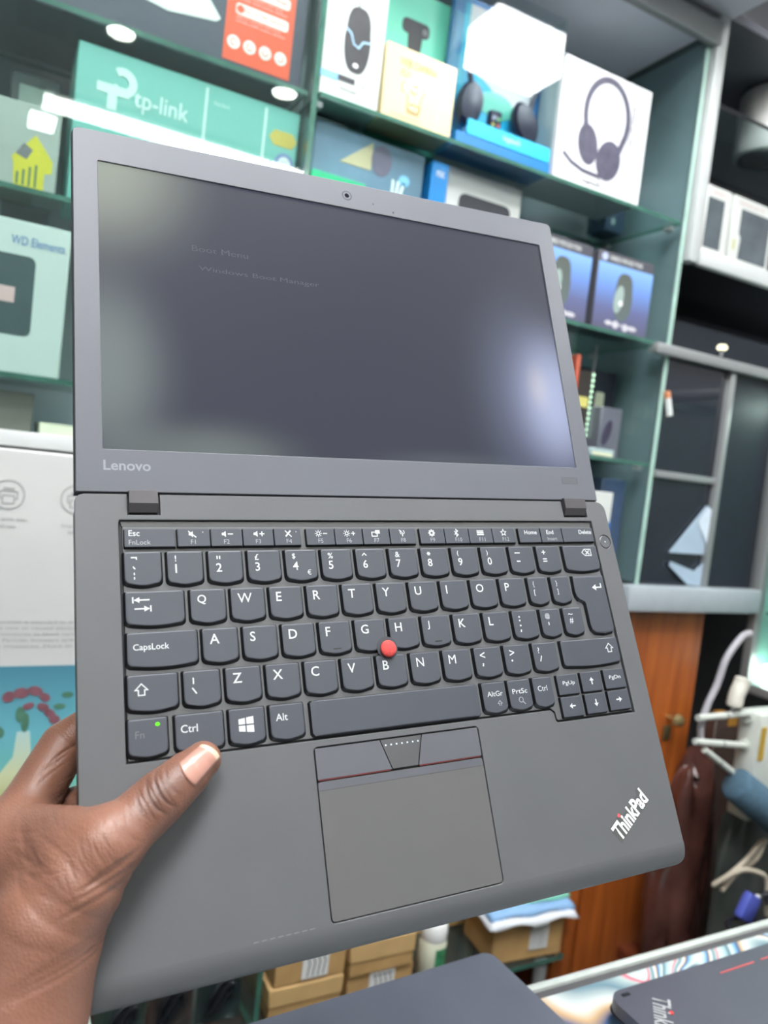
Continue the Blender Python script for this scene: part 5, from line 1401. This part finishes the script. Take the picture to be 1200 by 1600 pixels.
# laptop frame expressed in camera millimetres
Rwc = np.array([CAM_X, -CAM_Y, -CAM_Z])
def w2c(p):
    return Rwc @ (np.array(p) - np.array(CAM_POS)) * 1000.0
lapO = w2c(LO); lapA = np.array([Rwc @ np.array(v) for v in (LX, LY, LZ)])
def lap_box(P):
    q = (P - lapO) @ lapA.T
    c = np.array([152.75, -104.25, -9.0]); hb = np.array([152.75, 104.25, 9.0]) - 1.5
    d = np.abs(q - c) - hb
    return np.linalg.norm(np.maximum(d, 0), axis=1) + np.minimum(d.max(1), 0) - 1.5
def crease(P, px, py, d, ax, ay, ln, depth, width, bend=0.0):
    """a shallow groove across a joint, running along the image direction (ax, ay)"""
    c = cpt(px, py, d)
    q = P - c
    L = math.hypot(ax, ay); ux, uy = ax / L, ay / L
    s = q[:, 0] * ux + q[:, 1] * uy
    o = -q[:, 0] * uy + q[:, 1] * ux - bend * s * s
    return depth * np.exp(-(o / width) ** 2) * np.exp(-(s / ln) ** 4)
CREASES = []
for i, (f, dp, wd, ln) in enumerate(((-7.4, 0.16, 0.5, 6.0), (-5.2, 0.30, 0.45, 7.0), (-3.2, 0.50, 0.5, 8.0), (-1.6, 0.28, 0.35, 6.5), (0.2, 0.55, 0.5, 8.0), (2.2, 0.30, 0.4, 7.0), (4.0, 0.24, 0.45, 6.0), (-9.8, 0.12, 0.5, 6.0))):
    # thumb knuckle wrinkles, across the thumb (the thumb runs up and to the right)
    CREASES.append((247 + f * 2.95, 1241 - f * 2.45, 296, 0.62, 0.78, ln, dp, wd, 0.014 * (1 if i % 2 else -0.5)))
CREASES += [(104, 1172, 335, 0.8, -0.45, 5, 0.7, 0.7, 0.03), (92, 1188, 333, 0.8, -0.5, 5, 0.5, 0.7, -0.02), (84, 1205, 330, 0.7, -0.6, 6, 0.35, 0.6, 0.02),
            (60, 1275, 306, 0.8, 0.6, 9, 0.28, 0.8, 0.006), (70, 1290, 300, 0.86, 0.5, 10, 0.35, 0.9, -0.004), (78, 1303, 298, 0.92, 0.3, 10, 0.32, 0.9, -0.004),
            (84, 1316, 296, 0.95, 0.1, 10, 0.36, 0.9, 0.004), (76, 1330, 295, 0.95, -0.1, 10, 0.25, 0.9, -0.004), (45, 1255, 314, 0.6, 0.8, 6, 0.2, 0.7, 0.0),
            (182, 1345, 283, 0.9, -0.48, 7, 0.6, 0.9, 0.01), (176, 1356, 282, 0.9, -0.42, 8, 0.7, 0.9, -0.01), (168, 1372, 281, 0.92, -0.32, 9, 0.45, 0.9, 0.0), (160, 1392, 280, 0.92, -0.28, 11, 0.5, 1.0, 0.006),
            (90, 1512, 262, 0.95, -0.22, 13, 0.55, 0.9, 0.004), (92, 1524, 261, 0.95, -0.18, 14, 0.7, 1.0, 0.004), (88, 1538, 260, 0.95, -0.15, 14, 0.5, 0.9, 0.004), (96, 1500, 263, 0.93, -0.28, 10, 0.4, 0.9, 0.004)]
CREASES = [c[:6] + (c[6] * (1.0 if 200 < c[0] < 290 else 0.7),) + c[7:] for c in CREASES]
rnd_ = random.Random(77)
for i in range(40):                                   # fine lines of the web between thumb and index finger
    CREASES.append((rnd_.uniform(35, 130), rnd_.uniform(1265, 1345), 296, 0.9, rnd_.uniform(-0.2, 0.6), rnd_.uniform(3, 7), rnd_.uniform(0.06, 0.16), 0.5, rnd_.uniform(-.01, .01)))
for i in range(46):                                   # faint skin lines along the back of the thumb
    t_ = rnd_.uniform(0, 1)
    CREASES.append((235 - 110 * t_ + rnd_.uniform(-8, 8), 1258 + 92 * t_ + rnd_.uniform(-12, 12), 290, 0.62 + rnd_.uniform(-.2, .2), 0.78, rnd_.uniform(2.5, 6), rnd_.uniform(0.05, 0.13), 0.4, rnd_.uniform(-.02, .02)))
def hand_sdf(P, fine=True):
    d = None
    parts = {}
    for nme, ch in BONES.items():
        dd = None
        for (pa, ra), (pb, rb) in zip(ch[:-1], ch[1:]):
            s = round_cone(P, cpt(*pa), cpt(*pb), ra, rb)
            dd = s if dd is None else np.minimum(dd, s) if nme != 'arm' else smin(dd, s, 6)
        parts[nme] = dd
    palm = None
    for nme in ('thenar', 'index_hand', 'middle_hand', 'ring_hand', 'pinky_hand', 'arm'):
        palm = parts[nme] if palm is None else smin(palm, parts[nme], 12.0)
    palm = smin(smin(palm, parts['web'], 9.0), parts['web_fold'], 10.0)
    d = smin(palm, parts['thumb'], 6.0)
    fing = None
    for nme in ('index', 'middle', 'ring', 'pinky'):
        fing = parts[nme] if fing is None else smin(fing, parts[nme], 1.5)
    d = smin(d, fing, 8.0)
    if fine:
        for c in CREASES:
            d = d + crease(P, *c)
    return np.maximum(d, -(lap_box(P) - 0.05))
STEP = 1.5
lo = np.array([-252.0, 60.0, 200.0]); hi = np.array([-55.0, 262.0, 385.0])
ns = ((hi - lo) / STEP).astype(int) + 1
gx, gy, gz = [lo[i] + STEP * np.arange(ns[i]) for i in range(3)]
val = np.empty(ns)
for i0 in range(0, ns[0], 12):
    G = np.stack(np.meshgrid(gx[i0:i0 + 12], gy, gz, indexing='ij'), -1)
    val[i0:i0 + 12] = hand_sdf(G.reshape(-1, 3), False).reshape(G.shape[:3])
def surface_nets(val, lo, h):
    ins = val < 0
    nx_, ny_, nz_ = val.shape
    c = [ins[i:nx_ - 1 + i, j:ny_ - 1 + j, k:nz_ - 1 + k] for i in (0, 1) for j in (0, 1) for k in (0, 1)]
    s = sum(x.astype(np.int8) for x in c)
    cells = np.argwhere((s > 0) & (s < 8))
    idx = -np.ones((nx_ - 1, ny_ - 1, nz_ - 1), np.int64)
    idx[tuple(cells.T)] = np.arange(len(cells))
    acc = np.zeros((len(cells), 3)); cnt = np.zeros(len(cells))
    corners = [np.array((i, j, k)) for i in (0, 1) for j in (0, 1) for k in (0, 1)]
    for a in range(8):
        for b in range(a + 1, 8):
            dlt = corners[b] - corners[a]
            if np.abs(dlt).sum() != 1:
                continue
            va = val[tuple((cells + corners[a]).T)]; vb = val[tuple((cells + corners[b]).T)]
            cr = (va < 0) != (vb < 0)
            t = np.where(cr, va / np.where(va - vb == 0, 1, va - vb), 0)
            p = corners[a] + t[:, None] * dlt
            acc += p * cr[:, None]; cnt += cr
    verts = lo + h * (cells + acc / cnt[:, None])
    quads = []
    for ax in range(3):
        sl0 = [slice(None)] * 3; sl1 = [slice(None)] * 3
        sl0[ax] = slice(0, -1); sl1[ax] = slice(1, None)
        ch = np.argwhere(ins[tuple(sl0)] != ins[tuple(sl1)])
        u, v = [(1, 2), (2, 0), (0, 1)][ax]
        ok = (ch[:, u] > 0) & (ch[:, v] > 0) & (ch[:, u] < val.shape[u] - 1) & (ch[:, v] < val.shape[v] - 1)
        ch = ch[ok]
        eu = np.eye(3, dtype=int)[u]; ev = np.eye(3, dtype=int)[v]
        q = np.stack([idx[tuple((ch - eu - ev).T)], idx[tuple((ch - ev).T)], idx[tuple(ch.T)], idx[tuple((ch - eu).T)]], 1)
        flip = ins[tuple(ch.T)]
        q[~flip] = q[~flip][:, ::-1]
        quads.append(q[(q >= 0).all(1)])
    return verts, np.concatenate(quads)
hv, hq = surface_nets(val, lo, STEP)
def c2w(v):
    return (np.asarray(v) / 1000.0) @ Rwc + np.array(CAM_POS)
person = thing('person', "person's left hand gripping the laptop side, thumb lying across the palm rest", 'person', tuple(c2w(cpt(5, 1590, 280))))
pinv = np.array(person.location)
me = bpy.data.meshes.new('hand')
me.from_pydata(hv.tolist(), [], hq.tolist())
me.update()
bm = bmesh.new(); bm.from_mesh(me)
def px_of(c):
    return c[0] / c[2] * FPX + 600, c[1] / c[2] * FPX + 800
def finer(test, cuts):
    fs = [f for f in bm.faces if test(*px_of(f.calc_center_median()))]
    es = list({e for f in fs for e in f.edges})
    bmesh.ops.subdivide_edges(bm, edges=es, cuts=cuts, use_grid_fill=True)
finer(lambda x, y: x > 90 and y < 1440, 2)           # thumb and web carry the fine wrinkles
finer(lambda x, y: 20 < x <= 90 and 1150 < y < 1600 or x > 90 and y >= 1440, 1)
bm.to_mesh(me); bm.free()
hp_ = np.zeros(len(me.vertices) * 3); me.vertices.foreach_get('co', hp_); hp_ = hp_.reshape(-1, 3)
def grad(P, e=0.25):
    g = np.stack([hand_sdf(P + np.eye(3)[i] * e, False) - hand_sdf(P - np.eye(3)[i] * e, False) for i in range(3)], 1)
    return g / np.maximum(1e-6, np.linalg.norm(g, axis=1))[:, None]
for _ in range(2):                                    # settle every vertex on the true surface
    hp_ = hp_ - grad(hp_) * np.clip(hand_sdf(hp_, False), -1, 1)[:, None]
cr_ = np.zeros(len(hp_))
for c in CREASES:
    cr_ += crease(hp_, *c)
hp_ = hp_ - grad(hp_) * (np.clip(cr_, 0, 0.9) * (lap_box(hp_) > 0.6))[:, None]
me.vertices.foreach_set('co', (c2w(hp_) - pinv).ravel())
me.update()
smooth(me)
pg = me.attributes.new('pigment', 'FLOAT', 'POINT')   # darker skin on the knuckles and inside the wrinkle lines
kn = 0.55 * np.exp(-(np.linalg.norm(hp_ - cpt(248, 1242, 297), axis=1) / 11.0) ** 2) + 0.35 * np.exp(-(np.linalg.norm(hp_ - cpt(290, 1205, 306), axis=1) / 8.0) ** 2) + 0.4 * np.exp(-(np.linalg.norm(hp_ - cpt(85, 1300, 296), axis=1) / 16.0) ** 2)
pg.data.foreach_set('value', np.clip(kn + cr_ * np.where(np.linalg.norm(hp_ - cpt(248, 1242, 297), axis=1) < 16, 0.9, 0.35), 0, 1).astype(np.float32))
def skin_mat():
    mt = mat('brown_skin', (133, 92, 75), 0.40, var=0.10, scale=34, sss=0.10, spec=0.5)
    nt = mt.node_tree
    b = nt.nodes['Principled BSDF']
    tc = nt.nodes.new('ShaderNodeTexCoord')
    at = nt.nodes.new('ShaderNodeAttribute'); at.attribute_name = 'pigment'
    mxc = nt.nodes.new('ShaderNodeMix'); mxc.data_type = 'RGBA'
    src = b.inputs['Base Color'].links[0].from_socket
    nt.links.new(at.outputs['Fac'], mxc.inputs[0]); nt.links.new(src, mxc.inputs[6])
    mxc.inputs[7].default_value = lin((84, 58, 50))
    nt.links.new(mxc.outputs[2], b.inputs['Base Color'])
    vo = nt.nodes.new('ShaderNodeTexVoronoi'); vo.feature = 'DISTANCE_TO_EDGE'; vo.inputs['Scale'].default_value = 900
    nz = nt.nodes.new('ShaderNodeTexNoise'); nz.inputs['Scale'].default_value = 160; nz.inputs['Detail'].default_value = 5
    mp = nt.nodes.new('ShaderNodeMapping'); mp.inputs['Rotation'].default_value = (0.2, 0.5, 0.9); mp.inputs['Scale'].default_value = (1, 0.35, 1)
    nt.links.new(tc.outputs['Object'], mp.inputs[0])
    nt.links.new(mp.outputs[0], vo.inputs[0]); nt.links.new(mp.outputs[0], nz.inputs[0])
    ad = nt.nodes.new('ShaderNodeMath'); ad.operation = 'MULTIPLY_ADD'; ad.inputs[1].default_value = 0.6
    nt.links.new(vo.outputs[0], ad.inputs[0]); nt.links.new(nz.outputs[0], ad.inputs[2])
    bp = nt.nodes.new('ShaderNodeBump'); bp.inputs['Strength'].default_value = 0.45; bp.inputs['Distance'].default_value = 0.0008
    nt.links.new(ad.outputs[0], bp.inputs['Height']); nt.links.new(bp.outputs[0], b.inputs['Normal'])
    return mt
hand = link('hand', me, skin_mat(), person)
# thumb nail: a curved plate laid on the thumb
def on_hand(px, py, lift):
    d0 = 285.0
    for _ in range(60):
        p = cpt(px, py, d0)
        s = hand_sdf(p[None], False)[0]
        if s < 0.02:
            break
        d0 += max(0.03, s * 0.9)
    return cpt(px, py, d0 - lift)
A, B, Cc, D = np.array((280, 1192.)), np.array((306, 1229.)), np.array((344.5, 1184.)), np.array((315, 1162.5))
nv_, nu_ = 14, 10
def nail_grid(t0, t1, lift):
    V = []
    for j in range(nv_ + 1):
        t = t0 + (t1 - t0) * j / nv_
        for i in range(nu_ + 1):
            u = i / nu_
            p = (A * (1 - u) + B * u) * (1 - t) + (D * (1 - u) + Cc * u) * t
            along = (D + Cc - A - B) / 2
            e = 4 * (u - 0.5) ** 2
            p = p + along * (0.10 * (1 - e) * (t - 0.5) * 2 * (1 if t > 0.5 else 0.7))
            V.append(on_hand(p[0], p[1], lift + 0.25 * (1 - e)))
    F = [(j * (nu_ + 1) + i, j * (nu_ + 1) + i + 1, (j + 1) * (nu_ + 1) + i + 1, (j + 1) * (nu_ + 1) + i) for j in range(nv_) for i in range(nu_)]
    return (c2w(np.array(V)) - pinv).tolist(), F
vv, ff = nail_grid(0.0, 0.9, 0.35)
nail = pydata('thumb_nail', vv, ff, mat('nail_pink', (186, 138, 124), 0.28, var=0.05, scale=60, coat=0.3), hand, R(80))
sd = nail.modifiers.new('thick', 'SOLIDIFY'); sd.thickness = 0.0006
vv, ff = nail_grid(0.88, 1.0, 0.4)
nt_ = pydata('nail_tip', vv, ff, mat('nail_edge', (206, 184, 160), 0.3, var=0.02), hand, R(80))
sd = nt_.modifiers.new('thick', 'SOLIDIFY'); sd.thickness = 0.0006

def rebase(root, loc):
    loc = Vector(loc)
    for ch in root.children:
        ch.location = ch.location - loc
    root.location = loc
rebase(shelf, (0.36, 1.1, 1.24)); rebase(rc, (1.25, 1.15, 1.243)); rebase(cb, (1.14, 1.15, 0.0)); rebase(ls, (0.40, 1.1, 0.0)); rebase(ct, (0.3, 0.2, 0.0)); rebase(bench, (1.45, 0.76, 0.0))
